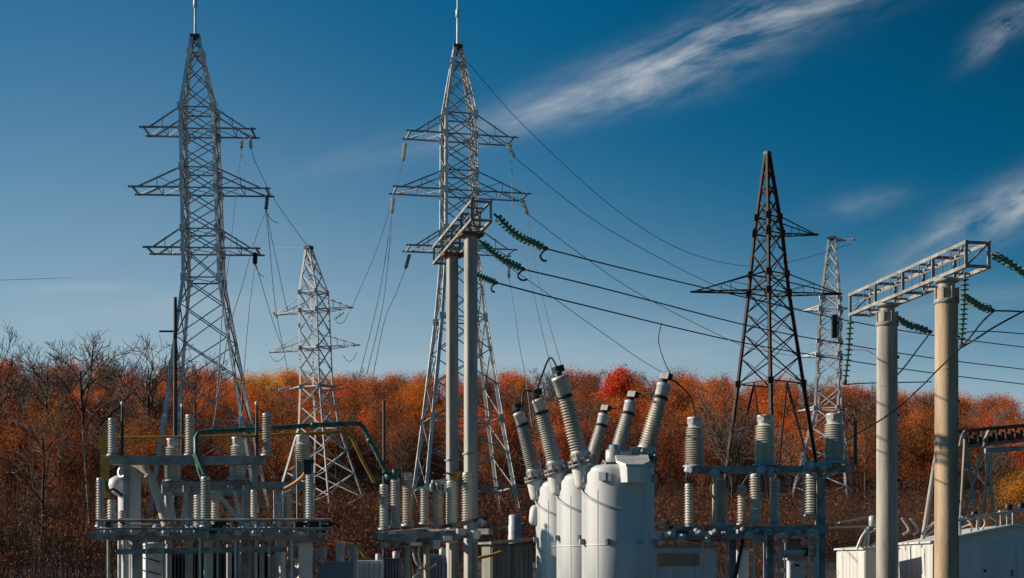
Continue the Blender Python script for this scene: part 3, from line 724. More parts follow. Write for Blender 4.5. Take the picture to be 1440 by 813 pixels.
for (px, Y, w, m) in ((191,34.2,.26,'steel'),(293,34.2,.17,'cap'),(342,35.0,.2,'steel'),(397,34.2,.12,'cap'),(168,34.8,.07,'cap'),(178,34.8,.07,'cap')):
    MB().box(V((px_x(px,Y),Y,(zm-.2)/2))-o, (w,w,zm-.2), R(32)).build('post', M[m], sf)
MB().bar(V((px_x(183,34.8),34.8,.6))-o, V((px_x(171,34.8),34.8,zm-.3))-o, .04).build('brace', M['cap'], sf)
MB().bar(V((px_x(200,34.0),34.0,0))-o, V((px_x(180,34.0),34.0,0.7))-o, .045).build('brace', M['cap'], sf)
# drive mechanism bits on the frame
random.seed(7)
cl = MB()
for px in (146,163,198,222,246,272,300,318,330,350,372,386,410,424,446):
    Y = 33.7+random.random()*.9; p = at(px, 741+random.random()*12, Y)-o
    cl.lathe([(.05,0),(.09,.03),(.09,.10),(.05,.13)], p, (random.uniform(-.5,.5),-1,random.uniform(-.3,.6)), 10)
    cl.box(p+V((.1,.05,-.06)), (.14+.15*random.random(),.1,.1), random.random())
    if random.random() < .6: cl.tube([p, p+V((.35,.1,-.05-.2*random.random()))], .025, 6)
cl.build_each('linkage', M['steel_l'], sf)
cl = MB()
for px in (150,285,298,308,420,440,452):
    Y = 33.5+random.random()*.6; p = at(px, 738+random.random()*14, Y)-o
    cl.box(p, (.2,.16,.22), random.random()); cl.tube([p, p+V((.3,.0,.12)), p+V((.42,.05,.02))], .035, 6)
cl.build_each('contact_arm', M['black'], sf)
for px, py, Y, h in ((213,742,34.0,.30),(222,741,34.3,.26),(237,741,34.0,.28),(252,742,34.2,.26),(265,741,34.0,.30),(312,741,34.1,.30),(322,735,34.5,.45),(338,741,34.0,.28),(347,736,34.4,.4),(371,735,34.4,.44),(380,741,34.0,.28),(416,741,34.0,.28),(447,742,34.0,.26)):
    p = at(px, py, Y)-o
    MB().lathe([(.06,-h),(.085,-h+.02)]+ribs(.085,.08,-h+.03,-.04,4,.3)+[(.05,-.03),(.05,0)], p, n=12).build('support_knob', M['cap'], sf)
for px, y0, y1, Y, m in ((206,757,812,33.9,'cap'),(230,757,812,33.9,'steel_l'),(262,738,812,34.0,'steel_l'),(281,757,812,33.8,'cap'),(306,757,812,34.0,'steel_l'),(331,757,790,33.9,'cap'),(360,738,812,34.0,'cap'),(379,757,812,33.9,'steel_l'),(410,757,800,33.9,'cap'),(152,757,812,34.2,'cap')):
    a_, b_ = at(px, y0, Y)-o, at(px, y1, Y)-o; b_.z = 0
    MB().tube([a_, b_], .028, 8).build('conduit', M[m], sf)
for x0, y0, x1, y1 in ((297,762,330,752),(289,762,260,752),(196,764,226,753),(420,770,398,754)):
    MB().bar(at(x0,y0,33.95)-o, at(x1,y1,33.95)-o, .05).build('knee_brace', M['steel_l'], sf)
for px, py in ((150,748),(188,747),(232,749),(258,748),(276,747),(309,749),(334,748),(358,749),(396,747),(428,748),(444,749)):
    p = at(px, py, 33.78)-o; MB().box(p, (.2,.06,.16)).lathe([(.03,-.05),(.05,-.04),(.05,.04),(.03,.05)], p+V((0,-.05,0)), (0,-1,0), 8).build('bracket', M['cap'] if px % 3 else M['steel_l'], sf)
# big grey vessel with elbow
ve = thing('oil_vessel', 'grey upright oil vessel with round flange and slanting brown pipe, left bay', 'vessel', (px_x(182,35.8), 35.8, 0)); o = V(ve.location)
s = sc(35.8); zt = at(0,655,35.8).z
MB().lathe([(.20,0),(.22,1.7),(.27,2.1),(.28,zt-.35),(.25,zt-.12),(.14,zt)], (0,0,0), n=24).build('body', M['cabinet'], ve)
MB().lathe([(0,-.26),(.12,-.25),(.22,-.12),(.25,.02),(.22,.15),(.1,.22),(0,.24)], at(167,682,35.6)-o, (0,-.3,1), 20).build('side_dome', M['cabinet'], ve)
f = MB().lathe([(.10,0),(.17,.0),(.17,.06),(.10,.06),(.09,.0)], at(174,664,35.4)-o, (-.6,-1,.2), 20); f.build('round_flange', M['cap'], ve)
MB().tube(smooth_path([at(186,657,35.8)-o, at(203,662,35.7)-o, at(215,680,35.6)-o, at(227,715,35.5)-o, at(234,740,35.4)-o], 6), .115, 14).build('slant_pipe', M['porc_b'], ve)
MB().lathe([(.12,0),(.17,.01),(.17,.07),(.12,.08)], at(208,668,35.66)-o, (.5,0,-.8), 16).build('pipe_collar', M['steel_l'], ve)
# white cylinder and column under the frame
cy = thing('white_drum', 'white upright drum with a black ladder rung pattern, under the railed frame', 'drum', (px_x(216,35.6), 35.6, 0)); cy.scale = (1,1,.78)
MB().lathe([(.30,0),(.30,2.3),(.27,2.36),(.33,2.40),(.33,2.48),(.22,2.52),(.3,2.56),(.3,2.64),(.1,2.7)], n=28).build('shell', M['white'], cy)
t = MB()
for z in (1.7,2.1): t.tube([(-.24,-.24,z+.1),(0,-.36,z+.05),(.24,-.26,z-.04)], .02, 6)
t.build('strap', M['black'], cy)
co = thing('pale_pedestal', 'broad white pedestal at the right end of the railed frame', 'pedestal', (px_x(427,34.6), 34.6, 0), R(28)); co.scale = (1,1,.83)
MB().box((0,0,1.25), (.36,.30,2.5)).build('shaft', M['white'], co, bevel=.02)
MB().box((0,0,2.53), (.62,.5,.06)).build('top_plate', M['steel'], co)
k = MB(); k.box((-.3,0,2.2), (.2,.1,.35)); k.lathe([(.13,0),(.16,.02),(.16,.08),(.1,.1)], (-.34,-.12,1.6), (-.2,-1,0), 16); k.lathe([(.1,0),(.14,.02),(.14,.1)], (.33,-.1,1.95), (1,-.6,.2), 14)
k.build_each('valve', M['steel'], co)
# dark transformer with radiators
tr = thing('power_transformer', 'dark blue-grey transformer with upright cooling fins, under the left bay frame', 'transformer', (px_x(312,38.5), 38.5, 0)); tr.scale = (1,1,.86)
MB().box((0,0,1.15), (3.1,1.3,2.1)).build('tank', M['navy'], tr)
MB().box((0,0,2.24), (3.3,1.5,.08)).build('lid', M['steel'], tr)
for k_ in range(4):
    f = MB()
    for i in range(7): f.box((-1.35+k_*.78+i*.09, -.92, 1.15), (.03,.5,1.9))
    f.bar((-1.38+k_*.78,-.92,2.05), (-.80+k_*.78,-.92,2.05), .07); f.bar((-1.38+k_*.78,-.92,.3), (-.80+k_*.78,-.92,.3), .07)
    f.build('radiator', M['navy'], tr)
for px in (254, 324, 350, 376): pass
pg = 'grey pipe props under the left bay'
for px, Y, w in ((237,36.2,.10),(322,36.2,.10),(349,36.0,.12),(368,36.0,.09)):
    r = MB().tube([(0,0,0),(0,0,2.05)], w/1.5, 10).build('pipe_prop', M['steel_l'], loc=(px_x(px,Y),Y,0))
    tag(r, {237:'grey pipe prop between the white drum and the cooling fins',322:'grey pipe prop in front of the middle cooling fins',349:'thickest grey pipe prop in front of the cooling fins',368:'thin grey pipe prop nearest the white pedestal'}[px], 'prop', pg)
# green and yellow tube busbars
gp = thing('green_pipe', 'green painted pipe bent down at both ends, over the left bay', 'pipe', at(278,605,34.6)); o = V(gp.location)
P1 = [at(286,676,34.3),at(281,664,34.3),at(276,640,34.4),at(275.5,616,34.6),at(279,609,34.7),at(290,607,34.8),at(360,604,35.2),at(440,598,35.6),at(498,595,36),at(507,597,36),at(512,603,36),at(528,634,36),at(545,668,36)]
MB().tube([p-o for p in P1], .062, 10).build('tube', M['green'], gp)
for px, py, Y in ((300,606.6,34.9),(372,603.4,35.25),(440,598,35.6),(520,619,36)):
    d_ = V((1,0,.02)) if px < 500 else (at(528,634,36)-at(512,603,36))
    MB().lathe([(.062,-.05),(.085,-.045),(.085,.045),(.062,.05)], at(px,py,Y)-o, d_, 12).build('pipe_joint', M['green'], gp)
MB().lathe([(.05,0),(.10,.01),(.10,.14),(.05,.16)], at(545,666,36)-o, (.5,0,-1), 12).build('end_clamp', M['green'], gp)
MB().bar(at(275,638,34.4)-o, at(287,668,34.3)-o, .16, .1).build('support_strap', M['green'], gp)
yp = thing('yellow_pipe', 'ochre yellow pipe running level over the left bay, bent down at its right end', 'pipe', at(146,617,37)); o = V(yp.location)
P2 = [at(147,616,37),at(240,615,37),at(360,613,37),at(440,610,37.3),at(484,607,37.6),at(490,609,37.6),at(496,618,37.7),at(510,648,37.8),at(526,678,37.9)]
MB().tube([p-o for p in P2], .045, 10).build('tube', M['yellow'], yp)
MB().bar(at(147,613,37)-o, at(148,700,37)-o, .22, .06).build('upright', M['yellow'], yp)
MB().bar(at(139,618,36.9)-o, at(158,618,36.9)-o, .12, .1).build('bracket', M['yellow'], yp)
wire([at(399,688,34.2), at(412,681,34.1), at(424,672,34), at(430,664,33.9)], .045, 'orange insulated cable curving up to the tall dull insulator, left bay', M['copper'], 'bus_cable')
tm = MB(); p = at(433,659,33.8); tm.box((0,0,0), (.17,.2,.26)); tm.box((.02,.02,.17), (.24,.16,.08))
tag(tm.build('cable_terminal', M['black'], loc=p), 'black cable terminal on top of the tall dull insulator, left bay', 'terminal')
wire([at(172,697,34.3), at(160,688,34.1), at(152,690,33.9), at(148,675,33.7)], .03, 'dark strap between the vessel and the tall far left insulator', M['wire'], 'strap_cable')

# poles behind the left bay
def simple_pole(px, yt, yb_ground, Y, r0, r1, m, label, name='wood_pole', cat='pole', lean_px=0, bar=None):
    p = at(px, yt, Y); r = thing(name, label, cat, (p.x, Y, hill(p.x, Y)))
    dx = lean_px*sc(Y); h = p.z-hill(p.x, Y)
    MB().tube([(dx,0,-.3),(0,0,h)], r0, 10, r1).build('shaft', m, r)
    if bar:
        b = MB()
        for (x0, x1, y) in bar: b.bar(V((px_x(x0,Y)-p.x,0,at(0,y,Y).z-hill(p.x,Y))), V((px_x(x1,Y)-p.x,0,at(0,y,Y).z-hill(p.x,Y))), .12)
        b.build_each('crosspiece', m, r)
    return r
simple_pole(246.5,418,0,100,.17,.12,M['woodp'],'tall thin dark wooden pole with short crosspieces beside the leftmost pylon',bar=((224,248,466),(246,254,437)))
simple_pole(116,603,0,88,.055,.045,M['conc'],'thin pale leaning stake in the brush at the left edge',lean_px=12,name='stake')
simple_pole(540,563,0,44,.055,.045,M['rod'],'thin upright pipe behind the left end of the middle switch',name='steel_pole')
p = at(1203,654,34.5); r = thing('lightning_spike', 'short thin dark rod standing at the right end of the right bay upper beam', 'rod', p)
MB().tube([(0,0,0),(0,0,62*sc(34.5))], .05, 8, .035).build('shaft', M['woodp'], r); MB().bar((-.14,0,.03), (.06,0,.03), .07).build('bracket', M['steel'], r)

# ---- middle disconnector
M_INS = [
 (540,681,745,15,34.6,'front left insulator of the middle switch, lowest top','porc_g'),
 (556,672,742,16,35.2,'second insulator from the left on the middle switch','porc_g'),
 (573,664,740,17,36.0,'third insulator from the left on the middle switch, taller','porc_b'),
 (597,684,737,14,38.0,'dull insulator set back in the middle of the middle switch','porc_g'),
 (616,689,740,16,36.6,'short buff insulator under the metal contact head, middle switch','porc_b'),
 (635,676,741,18,36.0,'cream insulator in front of the left square pole','porc'),
 (657,664,739,17,35.4,'tallest cream insulator in front of the right square pole','porc'),
]
for (px,yt,yb,w,Y,lab,m) in M_INS: post_ins(px,yt,yb,w,Y,lab,'M',m)
ms = thing('disconnector_stand', 'blue-grey steel table of the middle switch, on thin legs before the square poles', 'steel frame', (px_x(605,36), 36, 0)); o = V(ms.location)
zm = at(0,746,36).z
b = MB()
for a in (((532,746,34.4),(600,740,38.4)),((560,748,34.6),(668,741,36.0)),((532,748,34.3),(585,751,34.3)),((590,742,38.0),(690,741,37.0)),((585,752,35.2),(676,744,35.2))):
    b.bar(at(*a[0])-o-V((0,0,.12)), at(*a[1])-o-V((0,0,.12)), .24, .15)
b.build('table_beam', M['steel'], ms)
MB().box(V((px_x(606,35.4),35.4,at(0,762,35.4).z))-o, (1.3,.5,.05), R(6)).build('tray', M['cap'], ms)
MB().bar(at(563,769,34.8)-o, at(637,760,35.6)-o, .4, .05).build('lower_tray', M['steel'], ms)
for px, Y in ((573,34.8),(600,35.2),(636,37.6),(668,36.6)): MB().box(V((px_x(px,Y),Y,(zm-.3)/2))-o, (.11,.11,zm-.3), R(30)).build('leg', M['conc'], ms)
MB().bar(at(618,742,35.5)-o, at(687,728,35.0)-o, .05, .09).build('knife_blade', M['black'], ms)
k = MB()
for px, py, Y in ((545,757,34.4),(556,762,34.6),(540,766,34.4),(590,750,35.4),(622,752,35.2),(660,750,35),(676,735,35)):
    p = at(px,py,Y)-o; k.lathe([(.05,-.1),(.09,-.06),(.09,.06),(.05,.1)], p, (0,-.4,1), 10); k.box(p+V((.08,.05,0)), (.14,.1,.08))
k.build_each('bolt_head', M['steel_l'], ms)
for px, py, w_, h_, m in ((550,752,.2,.14,'cap'),(571,758,.16,.2,'steel_l'),(583,765,.3,.08,'cap'),(612,766,.2,.22,'steel_l'),(628,757,.22,.12,'cap'),(648,748,.18,.16,'steel_l'),(668,752,.16,.2,'cap')):
    MB().box(at(px,py,34.7)-o, (w_,.16,h_), R(28)).build('bracket', M[m], ms)
for pts in (((580,772),(586,792),(600,800),(614,794)),((590,764),(588,780),(592,800))):
    MB().tube(smooth_path([at(a_,b_,35)-o for a_,b_ in pts],5), .03, 8).build('lever', M['cap'], ms)
ch = thing('contact_head', 'bare silver contact head with rings above the buff insulator, middle switch', 'switch contact', at(616,688,36.6)); o = V(ch.location)
MB().box((0,0,.18), (.32,.2,.1), .2).box((.2,-.02,.08), (.1,.1,.34)).build('jaw', M['cap'], ch)
k = MB()
for dx in (-.12,.02): k.lathe([(.09,-.03),(.13,-.03),(.13,.03),(.09,.03),(.088,-.03)], (dx,-.1,.04), (1,-.5,.1), 18)
k.build_each('ring', M['steel_l'], ch)
MB().tube(smooth_path([V((-.25,0,-.02)), V((-.42,0,.05)), V((-.55,.1,0))], 5), .035, 8).build('arm', M['cap'], ch)
for (px,py,Y,lab) in ((545,668,34.7,'green-black clamp joining the green pipe to the second insulator, middle switch'),(632,668,35.9,'brass coloured clamp on top of the cream insulators before the square poles')):
    r = thing('bus_clamp', lab, 'clamp', at(px+9,py+6,Y)); k = MB(); k.box((0,0,.06), (.2,.16,.14)); k.lathe([(.06,0),(.09,.02),(.09,.14),(.05,.16)], (.02,-.05,.1), (.3,-.6,.8), 12)
    k.build('body', M['green'] if px == 545 else M['yellow'], r); MB().tube([(-.1,0,.1),(-.22,0,.16),(-.3,.05,.1)], .025, 8).build('lug', M['rod'], r)

# ---- right bay
R_INS = [
 (977,587,657,30,34.4,'stout cream insulator at the left end of the upper beam, right bay','porc','big'),
 (1076,584,655,32,34.4,'stout cream insulator at the middle of the upper beam, right bay','porc','big'),
 (1173,582,652,32,34.4,'stout cream insulator at the right end of the upper beam, right bay','porc','big'),
 (968.5,680,741,13,34.0,'slim insulator with a necked top, leftmost between the right bay beams','porc','post'),
 (1013,671,738,20,34.8,'grey insulator with a pale pipe at its side, between the right bay beams','porc_g','post'),
 (1043,682,738,14,34.4,'shortest buff insulator between the right bay beams','porc_b','post'),
 (1062,666,737,18,34.0,'bulging insulator in the middle between the right bay beams','porc','post'),
 (1089.5,673,738,16,34.6,'grey insulator just right of the bulging one, right bay','porc_g','post'),
 (1141,666,726,19,34.8,'ribbed grey insulator beside the right bay post','porc_g','post'),
]
for (px,yt,yb,w,Y,lab,m,stl) in R_INS: post_ins(px,yt,yb,w,Y,lab,'R',m,stl)
rb = thing('busbar_gantry', 'blue-grey two tier steel gantry with a tall right post, right bay', 'steel frame', (px_x(1075,34.5), 34.5, 0)); o = V(rb.location)
z1 = at(0,656,34.5).z; z2 = at(0,741,34.5).z
for (a, b_, w, h) in ((966,1196,.34,.17),): MB().bar(V((px_x(a,34.5),34.5,z1-.10))-o, V((px_x(b_,34.5),34.5,z1-.06))-o, w, h).build('upper_beam', M['steel'], rb)
MB().bar(V((px_x(1010,34.5),34.3,z2-.12))-o, V((px_x(1160,34.5),34.3,z2-.05))-o, .3, .2).build('lower_beam', M['steel'], rb)
MB().bar(V((px_x(932,34.5),34.3,z2-.03))-o, V((px_x(1030,34.5),34.3,z2-.03))-o, .36, .14).build('lower_beam', M['steel'], rb)
MB().bar(V((px_x(925,34.5),34.0,z2-.28))-o, V((px_x(1045,34.5),34.0,z2-.24))-o, .2, .12).build('drive_rail', M['steel'], rb)
MB().bar(V((px_x(1154.5,34.6),34.7,0))-o, V((px_x(1154.5,34.6),34.7,z1-.18))-o, .20, .22).build('post', M['steel'], rb)
MB().box(V((px_x(1149,34.4),34.5,(z2-.16)/2))-o, (.1,.1,z2-.16), R(35)).build('post', M['cap'], rb)
for px in (1030, 1083): MB().bar(V((px_x(px,34.7),34.7,0))-o, V((px_x(px,34.7),34.7,z2-.2))-o, .16, .16).build('post', M['steel'], rb)
MB().bar(V((px_x(1033,34.5),34.55,1.1))-o, V((px_x(1046,34.5),34.55,z2-.22))-o, .08).build('brace', M['black'], rb)
k = MB()
for px, py, Y in ((970,662,34.2),(1005,664,34.2),(1072,661,34.1),(1084,664,34.1),(1140,655,34.2),(1158,656,34.2)):
    p = at(px,py,Y)-o; k.lathe([(.07,-.06),(.13,-.05),(.13,.05),(.07,.06)], p, (-.5,-1,.2), 16); k.box(p+V((.1,.05,.02)), (.2,.16,.12))
k.build_each('clamp', M['steel_l'], rb)
random.seed(11); k = MB()
for i in range(16):
    p = at(936+i*9.5, 746+random.random()*14, 33.8+random.random()*.6)-o
    k.box(p, (.12+.12*random.random(), .1, .08+.08*random.random()), random.random())
    k.lathe([(.03,0),(.06,.02),(.06,.08),(.03,.1)], p+V((.05,-.06,.03)), (random.uniform(-1,1),-1,.3), 10)
k.build_each('linkage', M['steel_l'], rb)
k = MB()
for i in range(7):
    p = at(945+i*16, 742+random.random()*16, 33.9+random.random()*.5)-o; k.box(p, (.2,.15,.14), random.random())
k.build_each('contact_arm', M['black'], rb)
rod = MB().tube([(0,0,0),(0,0,1.25)], .05, 10).build('pale_pipe', M['porc_b'], loc=at(1004.5,738,34.3)); tag(rod, 'pinkish upright pipe at the left of the grey insulator, right bay', 'pipe')
rod = MB().tube([(0,0,0),(.1,0,2.3)], .02, 8).build('operating_rod', M['cap'], loc=at(1127,766,34.2)); tag(rod, 'thin pale operating rod hanging below the right bay beam', 'rod')
for px, py, w_, h_, m in ((942,752,.22,.12,'cap'),(958,756,.16,.2,'cap'),(983,750,.24,.12,'steel_l'),(994,757,.12,.2,'cap'),(1018,752,.2,.16,'steel_l'),(1052,752,.2,.14,'cap'),(1070,758,.14,.2,'steel_l'),(1101,753,.22,.12,'cap'),(1122,750,.14,.14,'steel_l'),(1142,748,.2,.12,'cap')):
    p = at(px, py, 33.9)-o; MB().box(p, (w_,.14,h_), R(25)).lathe([(.03,0),(.055,.02),(.055,.08),(.03,.1)], p+V((.02,-.08,.01)), (-.4,-1,.3), 10).build('bracket', M[m], rb)
for px, y0, y1, m in ((988,742,812,'cap'),(1022,746,812,'steel_l'),(1060,748,812,'cap'),(1096,748,812,'steel_l'),(1138,748,775,'cap')):
    a_, b_ = at(px, y0, 34.1)-o, at(px, y1, 34.1)-o; b_.z = 0
    MB().tube([a_, b_], .026, 8).build('conduit', M[m], rb)
for x0,y0,x1,y1 in ((1008,668,1026,659),(1150,672,1128,660),(1157,672,1180,660),(1148,760,1120,748),(1090,765,1110,749)):
    MB().bar(at(x0,y0,34.2)-o, at(x1,y1,34.2)-o, .06).build('knee_brace', M['steel_l'], rb)
for pts in (((1003,676),(999,690),(1006,705)),((1058,664),(1050,672),(1044,682)),((1088,662),(1092,668),(1089,674)),((968,664),(965,672),(968,680))):
    MB().tube(smooth_path([at(a_,b_,33.8)-o for a_,b_ in pts],5), .022, 8).build('lead', M['rod'], rb)
dv = thing('drive_pot', 'pale bowl shaped drive housing with a copper coil hanging under the right bay beam', 'drive', at(1118,776,34.4)); o = V(dv.location)
MB().lathe([(0,-.16),(.14,-.15),(.24,-.06),(.27,.04),(.2,.06)], n=22).build('bowl', M['cap'], dv)
MB().lathe([(.18,.065),(.19,.3),(.12,.32)], n=18).build('coil', M['copper'], dv)
MB().tube(smooth_path([V((-.22,0,.3)),V((-.05,-.05,.42)),V((.25,0,.36)),V((.45,0,.2)),V((.6,.1,.3))], 6), .035, 8).build('link_arm', M['cap'], dv)
MB().box((.25,.05,.0), (.22,.3,.2)).build('motor', M['black'], dv)
# cabinets of the right bay
def cabinet(px0, px1, ytop, Y, depth, label, m, rz=0, doors=3, name='switch_cabinet'):
    x0, x1 = px_x(px0,Y), px_x(px1,Y); zt = at(0,ytop,Y).z; w = x1-x0
    r = thing(name, label, 'cabinet', ((x0+x1)/2, Y+depth/2, 0))
    MB().box((0,0,.1+(zt-.15)/2), (w,depth,zt-.15)).build('body', m, r, bevel=.01)
    MB().box((0,0,zt-.02), (w+.08,depth+.08,.05)).build('lid', M['steel_l'], r)
    for i in range(doors):
        dw = w/doors; MB().box((-w/2+dw*(i+.5), -depth/2-.012, zt/2+.05), (dw-.05,.03,zt-.32)).build('door', m, r, bevel=.008)
    return r, zt, w
cb, zt, w = cabinet(917,1008,767,34.9,.8,'wide grey cabinet carrying a brown plate, left under the right bay',M['cabinet'])
p = V(cb.location)
MB().bar(at(926,787,34.85)-p, at(982,787,34.85)-p, .03, .31).build('plate', M['brown'], cb); MB().bar(at(925,787,34.83)-p, at(932,787,34.83)-p, .03, .29).build('orange_label', M['orange'], cb)
cabinet(1036,1053,770,36.5,.6,'narrow pale cabinet behind the braced post, right bay',M['cabinet'],doors=1)
c2, zt, w = cabinet(1109,1131,785,35.6,.5,'small grey cabinet with a black label below the bowl shaped drive',M['cabinet'],doors=1)
MB().box(at(1121,795,35.52)-V(c2.location), (.11,.03,.06)).build('black_label', M['black'], c2)
ld = thing('steel_ladder_frame', 'blue-grey ladder like steel frame between two cabinets, under the right bay', 'steel frame', (px_x(1092,36), 36, 0)); ld.scale = (1,1,.82)
k = MB()
for x in (-.27,.27): k.bar((x,0,0), (x,0,2.55), .12)
k.build_each('upright', M['blue'], ld); k = MB()
for z in (.5,1.1,1.7,2.15): k.bar((-.21,0,z), (.21,0,z), .05, .12)
k.build_each('rung', M['blue'], ld)
mb = thing('signal_lamp_arm', 'white arm with a small horizontal tube above the left end of the right bay', 'bracket', at(939,748,34.6)); o = V(mb.location)
MB().bar((0,0,-.2), (0,0,.28), .05).build('stand', M['black'], mb); MB().tube([(0,0,.28),(-.36,0,.18)], .035, 10).build('tube', M['cap'], mb)
bx = MB().box((0,0,0), (.26,.25,.28)).box((0,0,.155), (.3,.3,.03)); tag(bx.build('junction_box', M['cabinet'], loc=at(925,757,34.8)), 'small grey junction box just right of the nearest breaker tank', 'box')

# ------------------------------------------------------------------ shed, small things low in the middle
sh = thing('plank_shed', 'small grey plank shed with a tan sloping roof edge, left of the breaker', 'shed', (px_x(720,48), 48.4, 0), R(26)); o = V(sh.location)
w = 1.55; zt = at(0,763,48).z
MB().box((0,.35,zt/2), (w-.1,.7,zt-.04)).build('core', M['navy'], sh)
k = MB(); random.seed(3); n = 9
for i in range(n): k.box((-w/2+w*(i+.5)/n, -.03+.012*random.random(), (zt-.06)/2+.02*random.random()), (w/n-.014,.03,zt-.08))
for i in range(5): k.box((-w/2-.015, .02+.7*(i+.5)/5, (zt-.06)/2), (.03,.7/5-.012,zt-.08))
k.build('plank_wall', M['plank'], sh)
k = MB(); q = Matrix.Rotation(R(-5), 3, 'Y'); k.box((.05,.3,zt+.06), (w+.5,1.3,.06), rot=q); k.build('roof', M['steel'], sh)
MB().box((.05,-.37,zt+.07), (w+.52,.04,.11), rot=q).build('fascia', M['roofb'], sh)
r = thing('vent_stack', 'pale stubby vent drum standing behind the plank shed', 'vent', (px_x(724,62), 62, 0)); zt = at(0,724,62).z
MB().lathe([(.30,0),(.30,zt-.5),(.27,zt-.45),(.27,zt-.05),(.22,zt)], n=20).build('drum', M['steel_l'], r)
k = MB(); k.bar((-1.0,0,zt-.55), (1.6,0,zt-.55), .09); k.build('rail', M['steel'], r)
tag(MB().tube(smooth_path([at(672,785,46),at(690,781,46),at(705,776,46)],5), .05, 8).build('yellow_conduit', M['yellow']), 'short yellow conduit low between the square poles and the shed', 'pipe')
yl = smooth_path([at(470,762,44),at(497,766,44),at(506,771,44),at(513,782,44),at(524,788,44)],6)
tag(MB().tube([p-yl[0] for p in yl], .05, 8).build('yellow_conduit', M['yellow'], loc=yl[0]), 'low yellow conduit curving down behind the blue-grey pump unit', 'pipe')
pu = thing('pump_unit', 'blue-grey tank unit with an upright white cylinder, right of the left bay', 'tank unit', (px_x(474,37), 37, 0))
zt = at(0,790,37).z
MB().box((0,.2,zt/2), (.95,.8,zt)).build('tank', M['blue'], pu, bevel=.04)
MB().lathe([(.11,0),(.11,.42),(.13,.43),(.13,.5)], (.08,0,zt), n=16).build('cylinder', M['white'], pu)
k = MB(); k.tube([(.19,0,zt+.3),(.4,0,zt+.36)], .05, 8); k.lathe([(.12,0),(.16,.3),(.1,.36)], (-.42,0,zt), n=14); k.lathe([(.1,0),(.14,.25),(.07,.4)], (.42,.1,zt), n=14)
k.build_each('fitting', M['steel_l'], pu)
for px, yt_, Y, w, lab, m in ((524,788,42,.9,'low pale ribbed box between the pump unit and the middle switch','cabinet'),(552,785,40,.5,'dark low box left of the middle switch legs','navy'),(617,780,41,.55,'blue-grey motor box under the middle switch','blue')):
    zt = at(0,yt_,Y).z; r = thing('equipment_box', lab, 'box', (px_x(px,Y),Y,0))
    MB().box((0,0,zt/2), (w,.6,zt)).build('body', M[m], r, bevel=.02)
    k = MB()
    for i in range(6): k.box((-w*.42+w*.168*i,-.32,zt*.55), (.03,.04,zt*.8))
    k.build_each('rib', M['steel_l'] if m == 'cabinet' else M['steel'], r)
    MB().lathe([(.1,0),(.1,.18),(.06,.2)], (w*.2,0,zt), n=12).build('filler_cap', M['steel_l'], r)
hs = thing('hand_wheel_stand', 'pale bracket with a hand wheel between the middle switch legs', 'bracket', (px_x(588,35.6), 35.6, 0)); hs.scale = (1,1,.76)
MB().bar((0,0,0), (0,0,1.9), .09).build('stand', M['conc'], hs)
MB().lathe([(.14,-.02),(.19,-.02),(.19,.02),(.14,.02),(.138,-.02)], (.05,-.12,1.55), (.3,-1,.2), 24).build('wheel', M['steel_l'], hs)

# ------------------------------------------------------------------ white kiosks on the right
def kiosk(corner, rz, L_side, L_front, h, ridge, label, panels, name='transformer_kiosk', door=False):
    """corner = near corner; left wall runs back L_side, front wall runs right L_front"""
    r = thing(name, label, 'kiosk', (corner[0], corner[1], 0), rz)
    zf = h; zr = h+ridge; b = MB()
    prof = [(0,0.25),(L_front,0.25),(L_front,zf),(L_front/2,zr),(0,zf)]
    n = 5; vs = [(x,0,z) for x,z in prof]+[(x,L_side,z) for x,z in prof]
    b.add(vs, [tuple(range(n)), tuple(range(n,2*n))[::-1]]+[(i,(i+1)%n,n+(i+1)%n,n+i)[::-1] for i in range(n)])
    b.build('body', M['kiosk'], r)
    rf = MB(); e = .10; t = .06
    for (x0,z0,x1,z1) in ((-e,zf-ridge*e/(L_front/2),L_front/2,zr),(L_front/2,zr,L_front+e,zf-ridge*e/(L_front/2))):
        vs = [(x0,-e,z0+.01),(x1,-e,z1+.01),(x1,L_side+e,z1+.01),(x0,L_side+e,z0+.01)]
        vs += [(x,y,z+t) for x,y,z in vs]
        rf.add(vs, [(3,2,1,0),(4,5,6,7),(0,1,5,4),(1,2,6,5),(2,3,7,6),(3,0,4,7)])
    rf.build('roof', M['kiosk'], r)
    for i in range(panels):
        y = L_side*(i+.5)/panels
        MB().box((-.014,y,(h+.25)/2), (.03,L_side/panels-.06,h-.38)).build('side_panel', M['kiosk'], r)
    MB().box((L_front/2,L_side/2,.12), (L_front-.1,L_side-.1,.25)).build('plinth', M['conc'], r)
    if door:
        for i in range(2):
            MB().box((L_front*(.27+.46*i),-.014,(h+.2)/2), (L_front*.44,.03,h-.3)).build('door', M['kiosk'], r)
        k = MB(); k.box((L_front*.47,-.05,1.25), (.03,.05,.2)); k.box((L_front*.47,-.06,1.05), (.14,.05,.05)); k.lathe([(.045,0),(.045,.03)], (L_front*.30,-.03,1.32), (0,-1,0), 12)
        k.build_each('handle', M['black'], r)
    return r
kiosk((at(1318,700,43.5).x, 43.5), R(-5.5), 6.6, 4.7, 2.18, .49, 'large white gabled kiosk behind the tan column', 8, door=True)
kiosk((at(1217,700,46).x, 46), R(0), 4.0, 1.0, 1.98, .05, 'small white kiosk with a flat roof, left of the grey round column', 4, door=False)
